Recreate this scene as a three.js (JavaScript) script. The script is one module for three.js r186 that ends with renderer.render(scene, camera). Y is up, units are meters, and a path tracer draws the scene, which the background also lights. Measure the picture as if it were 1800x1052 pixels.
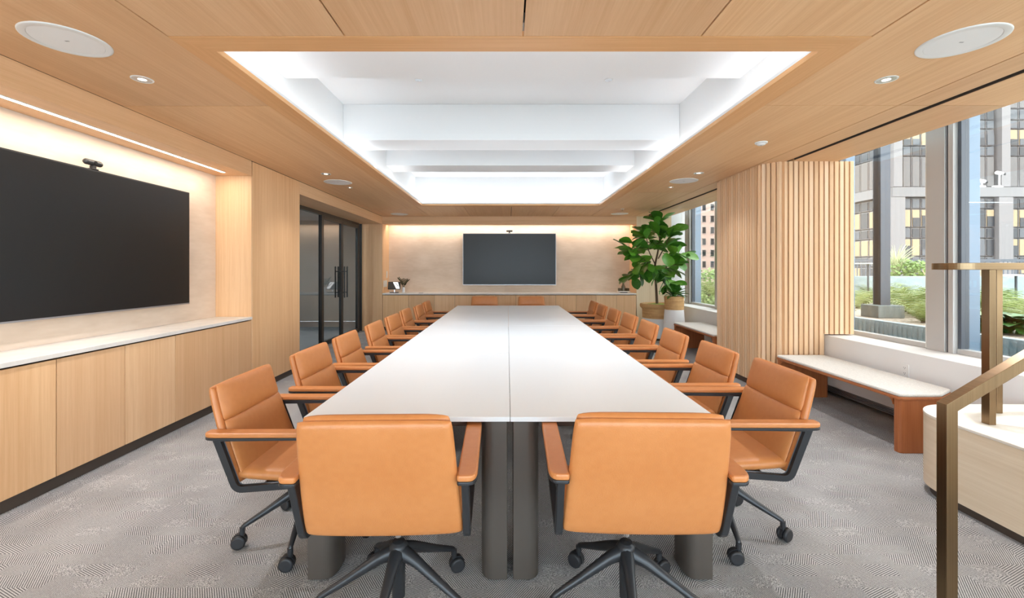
import * as THREE from 'three';
import { RoundedBoxGeometry } from 'three/addons/geometries/RoundedBoxGeometry.js';
import { mergeGeometries } from 'three/addons/utils/BufferGeometryUtils.js';
import { RectAreaLightUniformsLib } from 'three/addons/lights/RectAreaLightUniformsLib.js';

// ───────────────────────── camera, sky, sun, exposure ─────────────────────────
const scene = new THREE.Scene();
const FOCAL = 787, EYE = 1.39;                       // focal length in photo pixels, eye height in metres
const camera = new THREE.PerspectiveCamera(2 * Math.atan(526 / FOCAL) * 180 / Math.PI, 1800 / 1052, 0.05, 400);
camera.position.set(0, EYE, 0);
camera.lookAt(0, EYE, -10);
camera.setViewOffset(1800, 1052, 8, 52, 1800, 1052); // shifted lens: vanishing point at (892, 474)
scene.add(camera);
const renderer = new THREE.WebGLRenderer({ antialias: true });
renderer.toneMapping = THREE.LinearToneMapping;
renderer.toneMappingExposure = 2.28;
renderer.shadowMap.enabled = true;
RectAreaLightUniformsLib.init();
scene.background = new THREE.Color().setRGB(0.76, 0.89, 1.0);
scene.backgroundIntensity = 4.2;
const sun = new THREE.DirectionalLight(new THREE.Color().setRGB(1, 0.95, 0.86), 0.6);
sun.position.set(-9, 26, 16); sun.target.position.set(8, 0, -8);
sun.castShadow = true; sun.shadow.mapSize.set(2048, 2048);
Object.assign(sun.shadow.camera, { left: -40, right: 60, top: 50, bottom: -50, near: 1, far: 160 });
scene.add(sun, sun.target);
// large fittings of the room: lines of light (the glowing strips themselves are built with their housings below)
const COVE = 6.4, LINE = 19, WASH = 18;

// ───────────────────────── helpers ─────────────────────────
let seed = 20240611;
const rnd = () => { seed = (seed * 1664525 + 1013904223) >>> 0; return seed / 4294967296; };
const rr = (a, b) => a + (b - a) * rnd();
const V3 = (x, y, z) => new THREE.Vector3(x, y, z);
const V2 = (x, y) => new THREE.Vector2(x, y);
const lin = (r, g, b) => new THREE.Color().setRGB(r, g, b);
const px = (x, d) => (x - 892) * d / FOCAL;           // photo column -> X at distance d
const py = (y, d) => EYE - (y - 474) * d / FOCAL;     // photo row -> height at distance d
const used = {};
function numbered(n) { used[n] = (used[n] ?? -1) + 1; return used[n] ? n + '_' + String(used[n]).padStart(3, '0') : n; }
function shade(m) { m.castShadow = true; m.receiveShadow = true; return m; }
function mesh(name, geo, mat, parent) { const m = shade(new THREE.Mesh(Array.isArray(geo) ? merge(geo) : geo, mat)); m.name = parent ? name : numbered(name); (parent ?? scene).add(m); return m; }
function merge(list) { return list.length === 1 ? list[0] : mergeGeometries(list.map((g) => { const n = g.index ? g.toNonIndexed() : g.clone(); for (const k of Object.keys(n.attributes)) if (!['position', 'normal', 'uv'].includes(k)) n.deleteAttribute(k); return n; })); }
function thing(name, label, category, pos = [0, 0, 0], turn = 0, group) {
  const o = new THREE.Group(); o.name = numbered(name); scene.add(o); o.position.set(...pos); o.rotation.y = turn;
  o.userData = { label, category }; if (group) o.userData.group = group; return o;
}
function tag(o, label, category, group) { Object.assign(o.userData, { label, category }); if (group) o.userData.group = group; return o; }
function struct(name, label, category) { const o = new THREE.Group(); o.name = numbered(name); scene.add(o); o.userData = { label, category, kind: 'structure' }; return o; }
// uv in metres from position; grain = axis that runs along v
function uvm(geo, grain = 'y', ou = rnd() * 7, ov = rnd() * 7) {
  if (!geo.attributes.normal) geo.computeVertexNormals();
  const p = geo.attributes.position, n = geo.attributes.normal, uv = new Float32Array(p.count * 2);
  for (let i = 0; i < p.count; i++) {
    const c = { x: p.getX(i), y: p.getY(i), z: p.getZ(i) }, a = { x: Math.abs(n.getX(i)), y: Math.abs(n.getY(i)), z: Math.abs(n.getZ(i)) };
    const ax = a.x >= a.y && a.x >= a.z ? 'x' : a.y >= a.z ? 'y' : 'z';
    const rest = ['x', 'y', 'z'].filter((k) => k !== ax);
    const v = rest.includes(grain) ? grain : rest[1], u = rest.find((k) => k !== v);
    uv[2 * i] = c[u] + ou; uv[2 * i + 1] = c[v] + ov;
  }
  geo.setAttribute('uv', new THREE.BufferAttribute(uv, 2)); return geo;
}
// box from X range, Y range and distance range (d = -z), metre uv
function bx(x0, x1, y0, y1, d0, d1, grain = 'y', r = 0) {
  const w = Math.abs(x1 - x0), h = Math.abs(y1 - y0), t = Math.abs(d1 - d0);
  const g = r > 0 ? new RoundedBoxGeometry(w, h, t, 1, Math.min(r, w / 2.01, h / 2.01, t / 2.01)) : new THREE.BoxGeometry(w, h, t);
  g.translate((x0 + x1) / 2, (y0 + y1) / 2, -(d0 + d1) / 2);
  return uvm(g, grain);
}
// box around a centre
const cb = (w, h, t, x = 0, y = 0, z = 0, r = 0, grain = 'y', seg = 2) => uvm((r > 0 ? new RoundedBoxGeometry(w, h, t, seg, r) : new THREE.BoxGeometry(w, h, t)).translate(x, y, z), grain);
const cyl = (r0, r1, h, x = 0, y = 0, z = 0, seg = 24) => new THREE.CylinderGeometry(r0, r1, h, seg).translate(x, y, z);
const lathe = (pts, seg = 32) => new THREE.LatheGeometry(pts.map(([x, y]) => V2(x, y)), seg);
// tapered round tube through points
function tube(pts, radii, seg = 10, steps = 4, flat = 1) {
  const cv = new THREE.CatmullRomCurve3(pts.map((p) => V3(...p)), false, 'catmullrom', 0.35), n = (pts.length - 1) * steps;
  const pos = [], idx = [], uvs = []; let ref = null;
  for (let i = 0; i <= n; i++) {
    const t = i / n, c = cv.getPoint(t), tg = cv.getTangent(t), f = t * (radii.length - 1), k = Math.min(radii.length - 2, Math.floor(f)), r = radii[k] + (radii[k + 1] - radii[k]) * (f - k);
    if (!ref) ref = Math.abs(tg.y) < 0.9 ? V3(0, 1, 0) : V3(1, 0, 0);
    const s = V3().crossVectors(tg, ref).normalize(), u = V3().crossVectors(s, tg).normalize(); ref = u.clone();
    for (let j = 0; j <= seg; j++) { const a = j / seg * Math.PI * 2, q = c.clone().addScaledVector(s, Math.cos(a) * r * flat).addScaledVector(u, Math.sin(a) * r); pos.push(q.x, q.y, q.z); uvs.push(j / seg * r * 6, t); }
  }
  for (let i = 0; i < n; i++) for (let j = 0; j < seg; j++) { const a = i * (seg + 1) + j, b = a + seg + 1; idx.push(a, a + 1, b, b, a + 1, b + 1); }
  for (const [row, dir] of [[0, 1], [n, -1]]) { const c = pos.length / 3, o = row * (seg + 1); const q = cv.getPoint(row ? 1 : 0); pos.push(q.x, q.y, q.z); uvs.push(0, 0); for (let j = 0; j < seg; j++) dir > 0 ? idx.push(c, o + j + 1, o + j) : idx.push(c, o + j, o + j + 1); }
  const g = new THREE.BufferGeometry(); g.setAttribute('position', new THREE.Float32BufferAttribute(pos, 3)); g.setAttribute('uv', new THREE.Float32BufferAttribute(uvs, 2)); g.setIndex(idx); g.computeVertexNormals(); return g;
}
// polygon with rounded corners
function roundPoly(pts, rad, Type = THREE.Shape) {
  const s = new Type(), n = pts.length;
  for (let i = 0; i < n; i++) {
    const p = V2(...pts[i]), a = V2(...pts[(i + n - 1) % n]), b = V2(...pts[(i + 1) % n]), r = Array.isArray(rad) ? rad[i] : rad;
    const da = a.clone().sub(p), db = b.clone().sub(p), la = Math.min(r, da.length() / 2.05), lb = Math.min(r, db.length() / 2.05);
    const pa = p.clone().addScaledVector(da.normalize(), la), pb = p.clone().addScaledVector(db.normalize(), lb);
    i ? s.lineTo(pa.x, pa.y) : s.moveTo(pa.x, pa.y); s.quadraticCurveTo(p.x, p.y, pb.x, pb.y);
  }
  s.closePath(); return s;
}
const ext = (shape, depth, bevel = 0, curve = 6) => new THREE.ExtrudeGeometry(shape, { depth: depth - 2 * bevel, bevelEnabled: bevel > 0, bevelThickness: bevel, bevelSize: bevel, bevelOffset: -bevel, bevelSegments: 2, curveSegments: curve }).translate(0, 0, bevel);
// plan outline (x, d) extruded upwards from y0 by h
const slabPlan = (shape, y0, h, bevel = 0, curve = 10) => ext(shape, h, bevel, curve).rotateX(-Math.PI / 2).translate(0, y0, 0);
// upholstered pad: w × h in xy, thickness along z; wTop scales the width at the top, bow pushes the lower edge down
function pad(w, h, t, { n = 16, k = 0.05, p = 10, front = 1, back = 1, wTop = 1, bow = 0, puff = 0.25 } = {}) {
  const pos = [], uv = [], idx = [];
  for (const side of [1, -1]) {
    const o = pos.length / 3, T = t / 2 * (side > 0 ? front : back);
    for (let j = 0; j <= n; j++) for (let i = 0; i <= n; i++) {
      const u = Math.sin(Math.PI / 2 * (2 * i / n - 1)), v = Math.sin(Math.PI / 2 * (2 * j / n - 1));
      const e = Math.sqrt(Math.max(0, 1 - Math.abs(u) ** p)) * Math.sqrt(Math.max(0, 1 - Math.abs(v) ** p)), dome = 1 - puff + puff * (1 - u * u) * (1 - v * v);
      const ws = 1 + (wTop - 1) * (v + 1) / 2;
      const x = u * w / 2 * ws * (1 - k * (h / w) * v ** 8), y = v * h / 2 * (1 - k * u ** 8) - bow * (1 - u * u) * Math.max(0, -v) ** 3;
      pos.push(x, y, side * T * e * dome); uv.push(x + 1, y + 1);
    }
    for (let j = 0; j < n; j++) for (let i = 0; i < n; i++) { const a = o + j * (n + 1) + i, b = a + n + 1; side > 0 ? idx.push(a, a + 1, b, b, a + 1, b + 1) : idx.push(a, b, a + 1, b, b + 1, a + 1); }
  }
  const g = new THREE.BufferGeometry(); g.setAttribute('position', new THREE.Float32BufferAttribute(pos, 3)); g.setAttribute('uv', new THREE.Float32BufferAttribute(uv, 2)); g.setIndex(idx); g.computeVertexNormals();
  // both shells share their rim: give it one normal
  const N = g.attributes.normal, m = (n + 1) * (n + 1);
  for (let j = 0; j <= n; j++) for (let i = 0; i <= n; i++) if (!i || !j || i === n || j === n) { const a = j * (n + 1) + i, b = a + m, q = V3(N.getX(a) + N.getX(b), N.getY(a) + N.getY(b), N.getZ(a) + N.getZ(b)).normalize(); for (const c of [a, b]) N.setXYZ(c, q.x, q.y, q.z); }
  return g;
}
// light along a strip: a flat area light with its glowing face
function areaLight(w, h, [x, y, z], look, intensity, color) { const l = new THREE.RectAreaLight(color, intensity, w, h); l.position.set(x, y, z); l.lookAt(...look); l.castShadow = true; scene.add(l); return l; }

// ───────────────────────── textures and materials ─────────────────────────
function hash(x, y, s = 0) { let h = (Math.imul(x | 0, 374761393) + Math.imul(y | 0, 668265263) + Math.imul(s, 2147483647 - 97)) | 0; h = Math.imul(h ^ (h >>> 13), 1274126177); return ((h ^ (h >>> 16)) >>> 0) / 4294967296; }
function vnoise(x, y, wx, wy, s) { // tileable value noise with periods wx, wy
  const x0 = Math.floor(x), y0 = Math.floor(y), fx = x - x0, fy = y - y0, sx = fx * fx * (3 - 2 * fx), sy = fy * fy * (3 - 2 * fy);
  const m = (a, w) => ((a % w) + w) % w, h = (a, b) => hash(m(a, wx), m(b, wy), s);
  return (h(x0, y0) * (1 - sx) + h(x0 + 1, y0) * sx) * (1 - sy) + (h(x0, y0 + 1) * (1 - sx) + h(x0 + 1, y0 + 1) * sx) * sy;
}
function tex(w, h, sizeU, sizeV, fn, srgb = true) {
  const data = new Uint8Array(w * h * 4);
  for (let j = 0; j < h; j++) for (let i = 0; i < w; i++) { const c = fn(i / w, j / h, i, j), o = 4 * (j * w + i); for (let k = 0; k < 3; k++) data[o + k] = Math.max(0, Math.min(255, Array.isArray(c) ? c[k] : c)); data[o + 3] = 255; }
  const t = new THREE.DataTexture(data, w, h); t.wrapS = t.wrapT = THREE.RepeatWrapping; t.magFilter = THREE.LinearFilter; t.minFilter = THREE.LinearMipmapLinearFilter; t.generateMipmaps = true;
  if (srgb) t.colorSpace = THREE.SRGBColorSpace; t.repeat.set(1 / sizeU, 1 / sizeV); t.needsUpdate = true; return t;
}
const mixc = (a, b, t) => a.map((v, i) => v + (b[i] - v) * t);
function woodTex(light, dark, s) {
  return tex(512, 512, 0.8, 2.4, (u, v) => {
    const wob = (vnoise(u * 6, v * 5, 6, 5, s) - 0.5) * 0.35;
    const a = vnoise(u * 14 + wob * 2, v * 2, 14, 2, s + 1), b = vnoise(u * 60 + wob, v * 4, 60, 4, s + 2), c = vnoise(u * 190, v * 9, 190, 9, s + 3), f = vnoise(u * 240, v * 40, 240, 40, s + 4);
    return mixc(light, dark, Math.min(1, Math.max(0, 0.30 * a + 0.32 * b + 0.26 * c + 0.14 * f)));
  });
}
const oakMap = woodTex([246, 208, 166], [222, 174, 128], 11), oakMap2 = woodTex([245, 207, 167], [225, 180, 136], 23);
const slatMap = woodTex([242, 210, 174], [232, 196, 158], 29);
const walnutMap = woodTex([196, 124, 76], [150, 84, 46], 37);
const tealWood = woodTex([226, 178, 128], [182, 128, 84], 51);
const std = (o) => new THREE.MeshStandardMaterial(o), phys = (o) => new THREE.MeshPhysicalMaterial(o);
const oak = [0xffffff, 0xf7f1ea, 0xfffaf2, 0xf3ebe2].map((c, i) => std({ color: c, map: i % 2 ? oakMap2 : oakMap, roughness: 0.5 }));
const anyOak = () => oak[Math.floor(rnd() * oak.length)];
const trimOak = std({ color: 0xf6e4cc, map: oakMap, roughness: 0.45 });
const M = {
  white: std({ color: lin(0.82, 0.825, 0.83), roughness: 0.75 }),
  whiteMetal: std({ color: lin(0.82, 0.82, 0.81), roughness: 0.5 }),
  quartz: std({ color: lin(0.88, 0.855, 0.82), roughness: 0.4, map: tex(256, 256, 1, 1, (u, v) => { const a = vnoise(u * 12, v * 12, 12, 12, 3), b = vnoise(u * 90, v * 90, 90, 90, 4); const g = 240 + 10 * a - 6 * b; return [g, g - 2, g - 5]; }) }),
  tabletop: std({ color: lin(0.80, 0.82, 0.84), roughness: 0.36 }),
  tableLeg: std({ color: lin(0.105, 0.086, 0.073), roughness: 0.42, metalness: 0.35 }),
  black: std({ color: lin(0.018, 0.018, 0.02), roughness: 0.42 }),
  frame: std({ color: lin(0.035, 0.036, 0.04), roughness: 0.38, metalness: 0.3 }),
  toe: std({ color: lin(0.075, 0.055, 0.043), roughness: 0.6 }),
  gap: std({ color: lin(0.03, 0.022, 0.016), roughness: 0.9 }),
  chrome: std({ color: lin(0.78, 0.78, 0.8), roughness: 0.18, metalness: 1 }),
  rubber: std({ color: lin(0.022, 0.022, 0.025), roughness: 0.5 }),
  screen: phys({ color: lin(0.012, 0.012, 0.0125), roughness: 0.32, specularIntensity: 0.7 }),
  bezel: std({ color: lin(0.03, 0.03, 0.032), roughness: 0.35 }),
  silver: std({ color: lin(0.4, 0.4, 0.42), roughness: 0.35, metalness: 0.7 }),
  mullion: std({ color: lin(0.56, 0.55, 0.54), roughness: 0.42, metalness: 0.2 }),
  mullionDark: std({ color: lin(0.10, 0.11, 0.13), roughness: 0.4, metalness: 0.4 }),
  finBlue: std({ color: lin(0.20, 0.28, 0.38), roughness: 0.35, metalness: 0.3 }),
  glass: phys({ color: lin(0.95, 0.97, 0.97), roughness: 0, transmission: 1, thickness: 0, ior: 1.5 }),
  solarGlass: phys({ color: lin(0.77, 0.735, 0.69), roughness: 0, transmission: 1, thickness: 0, ior: 1.5 }),
  doorGlass: phys({ color: lin(0.70, 0.72, 0.72), roughness: 0, transmission: 1, thickness: 0, ior: 1.5 }),
  doorFrame: std({ color: lin(0.02, 0.019, 0.018), roughness: 0.4 }),
  corridor: std({ color: lin(0.55, 0.54, 0.52), roughness: 0.8 }),
  brass: std({ color: lin(0.36, 0.26, 0.16), roughness: 0.32, metalness: 1, map: tex(256, 256, 0.25, 0.9, (u, v) => { const a = vnoise(u * 60, v * 2, 60, 2, 71), b = vnoise(u * 4, v * 5, 4, 5, 72); const g = 215 + 14 * a - 18 * b; return [g + 6, g, g - 8]; }) }),
  moss: std({ color: 0x8a9a3c, roughness: 1 }),
  soil: std({ roughness: 1, map: tex(256, 256, 0.8, 0.8, (u, v) => { const a = vnoise(u * 70, v * 70, 70, 70, 81), b = vnoise(u * 20, v * 20, 20, 20, 82); return mixc([120, 104, 88], [226, 214, 200], a * 0.7 + b * 0.3); }) }),
  planter: std({ roughness: 0.8, map: tex(256, 256, 1.2, 1.2, (u, v) => { const a = vnoise(u * 26, v * 6, 26, 6, 91), b = vnoise(u * 120, v * 120, 120, 120, 92); return mixc([150, 166, 170], [196, 208, 210], 0.6 * a + 0.4 * b); }) }),
  potTan: std({ roughness: 0.6, map: tex(256, 256, 1, 0.4, (u, v) => { const a = vnoise(u * 5, v * 40, 5, 40, 95), b = vnoise(u * 60, v * 12, 60, 12, 96); return mixc([222, 182, 126], [184, 138, 86], 0.7 * a + 0.3 * b); }) }),
  bark: std({ color: 0x5a4636, roughness: 0.9 }),
  pale: std({ roughness: 0.45, map: woodTex([238, 222, 198], [218, 196, 166], 61) }),
  stone: std({ roughness: 0.5, map: tex(256, 256, 1.4, 1.4, (u, v) => { const a = vnoise(u * 6, v * 9, 6, 9, 63), b = vnoise(u * 80, v * 80, 80, 80, 64); return mixc([240, 234, 224], [224, 214, 200], 0.7 * a + 0.3 * b); }) }),
  walnut: std({ map: walnutMap, roughness: 0.45 }),
  cushion: std({ roughness: 1, bumpMap: null, map: tex(256, 256, 0.25, 0.25, (u, v) => { const a = vnoise(u * 110, v * 110, 110, 110, 101), b = vnoise(u * 40, v * 40, 40, 40, 102); return mixc([206, 202, 196], [244, 241, 236], 0.55 * a + 0.45 * b); }) }),
  terracotta: std({ color: 0xdcc0b4, roughness: 0.9 }),
};
M.cushion.bumpMap = tex(256, 256, 0.12, 0.12, (u, v) => 255 * vnoise(u * 60, v * 60, 60, 60, 103), false); M.cushion.bumpScale = 0.002;
const leatherBump = tex(512, 512, 0.16, 0.16, (u, v) => 255 * (0.6 * vnoise(u * 90, v * 90, 90, 90, 5) + 0.4 * vnoise(u * 44, v * 44, 44, 44, 6)), false);
const leatherMap = tex(256, 256, 0.9, 0.9, (u, v) => { const a = vnoise(u * 6, v * 6, 6, 6, 8), b = vnoise(u * 50, v * 50, 50, 50, 9); return mixc([206, 135, 79], [195, 122, 66], 0.6 * a + 0.4 * b); });
M.leather = phys({ map: leatherMap, bumpMap: leatherBump, bumpScale: 0.0004, roughness: 0.42, clearcoat: 0.12, clearcoatRoughness: 0.45 });
M.plaster = std({ roughness: 0.85, map: tex(512, 512, 2.2, 2.2, (u, v) => { const a = vnoise(u * 5, v * 14, 5, 14, 41), b = vnoise(u * 18, v * 70, 18, 70, 42), c = vnoise(u * 40, v * 160, 40, 160, 43), e = vnoise(u * 9, v * 9, 9, 9, 44); return mixc([236, 219, 202], [212, 190, 168], 0.34 * a + 0.26 * b + 0.16 * c + 0.24 * e); }) });
// patchwork-hatched loop carpet: small blocks of diagonal ribs running in different directions
M.carpet = std({ roughness: 1, map: tex(2048, 2048, 2, 2, (u, v) => {
  const cu = 16, cv = 26, row = Math.floor(v * cv), off = (hash(row, 3, 7) * 5 | 0) / 5, cx = u * cu + off, col = Math.floor(cx) % cu;
  const kind = hash(col, row, 12), x = u * 2, y = v * 2, pitch = 0.0085;
  const ang = kind < 0.36 ? 0.62 : kind < 0.68 ? -0.62 : kind < 0.85 ? 1.15 : -1.15;
  const w = (x * Math.cos(ang) + y * Math.sin(ang)) / pitch, tri = Math.abs((w - Math.floor(w)) * 2 - 1);
  const sp = hash(Math.floor(u * 900), Math.floor(v * 900), 31), soft = vnoise(u * 10, v * 10, 10, 10, 33), mottled = hash(col, row, 15) < 0.16;
  let t = mottled ? sp * 0.85 : (tri < 0.42 ? 0.92 : 0.10) * 0.86 + sp * 0.22;
  return mixc([220, 218, 216], [62, 62, 64], Math.min(1, Math.max(0, t * 0.88 + (soft - 0.5) * 0.12)));
}) });
M.carpet.bumpMap = tex(512, 512, 0.3, 0.3, (u, v) => 255 * vnoise(u * 110, v * 110, 110, 110, 35), false); M.carpet.bumpScale = 0.003;
const glow = (c, i) => std({ color: 0x000000, emissive: c, emissiveIntensity: i });
const WARM = lin(1, 0.89, 0.76), COOL = lin(0.80, 0.91, 1.0);

// ───────────────────────── the room: fixed measures ─────────────────────────
const CH = 2.595;                                     // wood ceiling
const XL = -2.84, XN = -3.24, XD = -3.33;             // left face, niche back, glass door plane
const XS = 3.56, XG = 3.93, XC = 3.68;                // sill front, glass, edge of the wood ceiling
const DB = 10.16, DN = 10.72, D0 = -2.6;              // back face, back niche wall, wall behind the camera

// floor
{ const f = struct('floor', 'grey carpet floor with patches of diagonal hatched ribs', 'floor'); mesh('carpet', bx(-3.4, 4.0, -0.12, 0, D0 - 0.1, DN + 0.2, 'z'), M.carpet, f);
  const c = struct('floor', 'darker carpet of the corridor beyond the glass doors', 'floor'); mesh('carpet', bx(-6.2, -3.4, -0.12, -0.002, 4.5, 12, 'z'), M.carpet, c); }

// ceiling: separate wood panels with open joints, coffer trim, white coffer with cross beams
const ceiling = struct('ceiling', 'pale oak panel ceiling with a white lit coffer over the table', 'ceiling');
const OX0 = -1.605, OX1 = 1.72, OD0 = 2.47, OD1 = 8.42;       // coffer opening
const TX0 = -1.755, TX1 = 1.885, TD0 = 2.315, TD1 = 8.58;     // outer edge of its trim
{
  const g = 0.006, y0 = CH, y1 = CH + 0.02;
  const panel = (x0, x1, d0, d1, grain = 'z', gx = g, gd = g) => mesh('ceiling_panel', bx(x0 + gx / 2, x1 - gx / 2, y0, y1, d0 + gd / 2, d1 - gd / 2, grain, 0.0015), anyOak(), ceiling);
  // left of the coffer, and right of it
  for (const [a, b] of [[D0, 0.0], [0.0, 1.44], [1.44, 3.3], [3.3, 8.9], [8.9, DB]]) panel(XL, TX0, a, b, 'z');
  for (const [a, b] of [[D0, 0.0], [0.0, 1.44], [1.44, 3.29], [3.29, 7.0], [7.0, 8.85], [8.85, DB]]) { panel(TX1, 2.87, a, b, 'z', 0.009); panel(2.87, 3.11, a, b, 'z', 0.009); panel(3.165, XC, a, b, 'z', 0.004); }
  // in front of and behind it
  const xs = [TX0, -0.84, 0.08, 1.0, TX1];
  for (let i = 0; i < 4; i++) { panel(xs[i], xs[i + 1], 0.4, TD0, 'z', 0.009); panel(xs[i], xs[i + 1], D0, 0.4, 'z', 0.009); panel(xs[i], xs[i + 1], TD1, DB, 'z', 0.009); }
  // mitred trim round the opening
  const q = (pts) => uvm(slabPlan(new THREE.Shape(pts.map(([x, d]) => V2(x, d))), y0 - 0.002, 0.03), Math.abs(pts[0][0] - pts[1][0]) > 1 ? 'x' : 'z');
  for (const pts of [[[TX0, TD0], [TX1, TD0], [OX1, OD0], [OX0, OD0]], [[OX0, OD1], [OX1, OD1], [TX1, TD1], [TX0, TD1]]]) mesh('coffer_trim', q(pts), trimOak, ceiling);
  mesh('coffer_trim', q([[TX0, TD0], [OX0, OD0], [OX0, OD1], [TX0, TD1]].reverse()), trimOak, ceiling);
  mesh('coffer_trim', q([[OX1, OD0], [TX1, TD0], [TX1, TD1], [OX1, OD1]].reverse()), trimOak, ceiling);
  // upstand of the opening that hides the light cove
  mesh('cove_lip', [bx(OX0 - 0.012, OX0, y0 + 0.028, y0 + 0.05, OD0, OD1), bx(OX1, OX1 + 0.012, y0 + 0.028, y0 + 0.05, OD0, OD1), bx(OX0 - 0.012, OX1 + 0.012, y0 + 0.028, y0 + 0.05, OD0 - 0.012, OD0), bx(OX0 - 0.012, OX1 + 0.012, y0 + 0.028, y0 + 0.05, OD1, OD1 + 0.012)], M.white, ceiling);
  // white coffer
  const W0 = -1.765, W1 = 1.85, Wd0 = 2.30, Wd1 = 8.60, T = 3.167;
  mesh('coffer_wall', bx(W0 - 0.08, W0, CH + 0.02, T, Wd0 - 0.08, Wd1 + 0.08), M.white, ceiling);
  mesh('coffer_wall', bx(W1, W1 + 0.08, CH + 0.02, T, Wd0 - 0.08, Wd1 + 0.08), M.white, ceiling);
  mesh('coffer_wall', bx(W0, W1, CH + 0.02, T, Wd0 - 0.08, Wd0), M.white, ceiling);
  mesh('coffer_wall', bx(W0, W1, CH + 0.02, T, Wd1, Wd1 + 0.08), M.white, ceiling);
  mesh('coffer_top', bx(W0 - 0.08, W1 + 0.08, T, T + 0.1, Wd0 - 0.08, Wd1 + 0.08), M.white, ceiling);
  mesh('beam', bx(W0, W1, 2.91, T, Wd0, 3.56, 'x', 0.004), M.white, ceiling);
  mesh('beam', bx(W0, W1, 2.78, T, 4.81, 5.22, 'x', 0.004), M.white, ceiling);
  mesh('beam', bx(W0, W1, 2.905, T, 6.52, 6.955, 'x', 0.004), M.white, ceiling);
  // dark void above the wood panels
  mesh('void_lining', [bx(-3.4, W0 - 0.08, CH + 0.07, CH + 0.1, D0, DN), bx(W1 + 0.08, XC, CH + 0.07, CH + 0.1, D0, DN), bx(W0 - 0.08, W1 + 0.08, CH + 0.07, CH + 0.1, D0, Wd0 - 0.08), bx(W0 - 0.08, W1 + 0.08, CH + 0.07, CH + 0.1, Wd1 + 0.08, DN)], M.gap, ceiling);
  mesh('pocket_lining', [bx(XC - 0.02, XC, CH + 0.02, 3.05, D0, DB), bx(XC, 4.1, 3.02, 3.08, D0, DB)], M.white, ceiling);
  mesh('roof_slab', bx(-6.4, 4.3, 3.3, 3.55, D0 - 0.4, 12.2), M.white, ceiling);
}
// light cove: four glowing strips behind the lip
{
  const y = CH + 0.036, strip = glow(COOL, 5);
  const t = thing('cove_light', 'white glowing strip hidden behind the edge of the ceiling coffer', 'strip light');
  const x0 = OX0 - 0.04, x1 = OX1 + 0.04, d0 = OD0 - 0.04, d1 = OD1 + 0.04;   // set against the lip, tilted in towards the coffer top
  for (const [a, b, c, d] of [[x0 - 0.015, x0 + 0.015, d0, d1], [x1 - 0.015, x1 + 0.015, d0, d1], [x0, x1, d0 - 0.015, d0 + 0.015], [x0, x1, d1 - 0.015, d1 + 0.015]]) mesh('light_strip', bx(a, b, y, y + 0.008, c, d), strip, t);
  const yl = y + 0.02, ym = (d0 + d1) / 2, L = d1 - d0, W = x1 - x0;
  const q = 1.1;
  areaLight(0.05, L, [x0, yl, -ym], [x0 + 1, yl + q, -ym], COVE, COOL); areaLight(0.05, L, [x1, yl, -ym], [x1 - 1, yl + q, -ym], COVE, COOL);
  areaLight(W, 0.05, [(x0 + x1) / 2, yl, -d0], [(x0 + x1) / 2, yl + q, -d0 - 1], COVE, COOL); areaLight(W, 0.05, [(x0 + x1) / 2, yl, -d1], [(x0 + x1) / 2, yl + q, -d1 + 1], COVE, COOL);
}

// ── left wall: media niche, pilaster, glazed doors ──
const NF = 2.43, ND = 4.97, PD = 6.12;                // soffit height, end of niche, end of pilaster
const wallL = struct('wall_left', 'oak panelled wall with a plaster media niche', 'wall');
mesh('plaster_panel', bx(XN - 0.1, XN, 0, CH + 0.2, D0, ND + 0.05, 'y'), M.plaster, wallL);
mesh('niche_soffit', bx(XN, XL, NF, CH, D0, ND, 'z', 0.002), oak[1], wallL);
mesh('niche_end_panel', bx(XN, XL - 0.001, 0, NF, ND, ND + 0.02, 'y', 0.001), oak[0], wallL);
mesh('pilaster_panel', bx(XL - 0.03, XL, 0.075, CH - 0.003, ND + 0.022, PD, 'y', 0.002), oak[2], wallL);
mesh('pilaster_core', bx(XD - 0.2, XL - 0.031, 0, CH, ND + 0.021, PD, 'y'), oak[3], wallL);
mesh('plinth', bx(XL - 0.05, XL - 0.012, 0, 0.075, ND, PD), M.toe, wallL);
mesh('door_lintel', bx(XL - 0.5, XL, 2.42, CH - 0.003, PD, DB, 'z', 0.002), oak[0], wallL);
mesh('door_jamb', bx(XD - 0.06, XL, 0, 2.42, DB - 0.0, DB + 0.05, 'y', 0.001), oak[1], wallL);
// ── back wall ──
const wallB = struct('wall_back', 'plaster wall in an oak lined niche behind the far screen', 'wall');
const BX0 = -2.84, BX1 = 2.93;
mesh('plaster_panel', bx(XD - 0.1, 4.2, 0, 3.3, DN, DN + 0.1, 'y'), M.plaster, wallB);
mesh('niche_soffit', bx(BX0, BX1, NF - 0.005, CH, DB, DN - 0.24, 'x', 0.002), oak[3], wallB);
mesh('niche_jamb', bx(BX0 - 0.05, BX0 + 0.004, 0, CH, DB + 0.051, DN, 'y', 0.001), oak[0], wallB);
mesh('niche_jamb', bx(BX1 - 0.004, BX1 + 0.05, 0, CH, DB + 0.02, DN, 'y', 0.001), oak[0], wallB);
mesh('end_panel', bx(BX1, 3.72, 0, CH + 0.3, DB, DB + 0.02, 'y', 0.001), std({ color: 0xfffbf2, map: M.pale.map, roughness: 0.5 }), wallB);
mesh('end_return', bx(3.72, 4.1, 0, 3.3, DB, DB + 0.06, 'y'), M.white, wallB);
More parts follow.
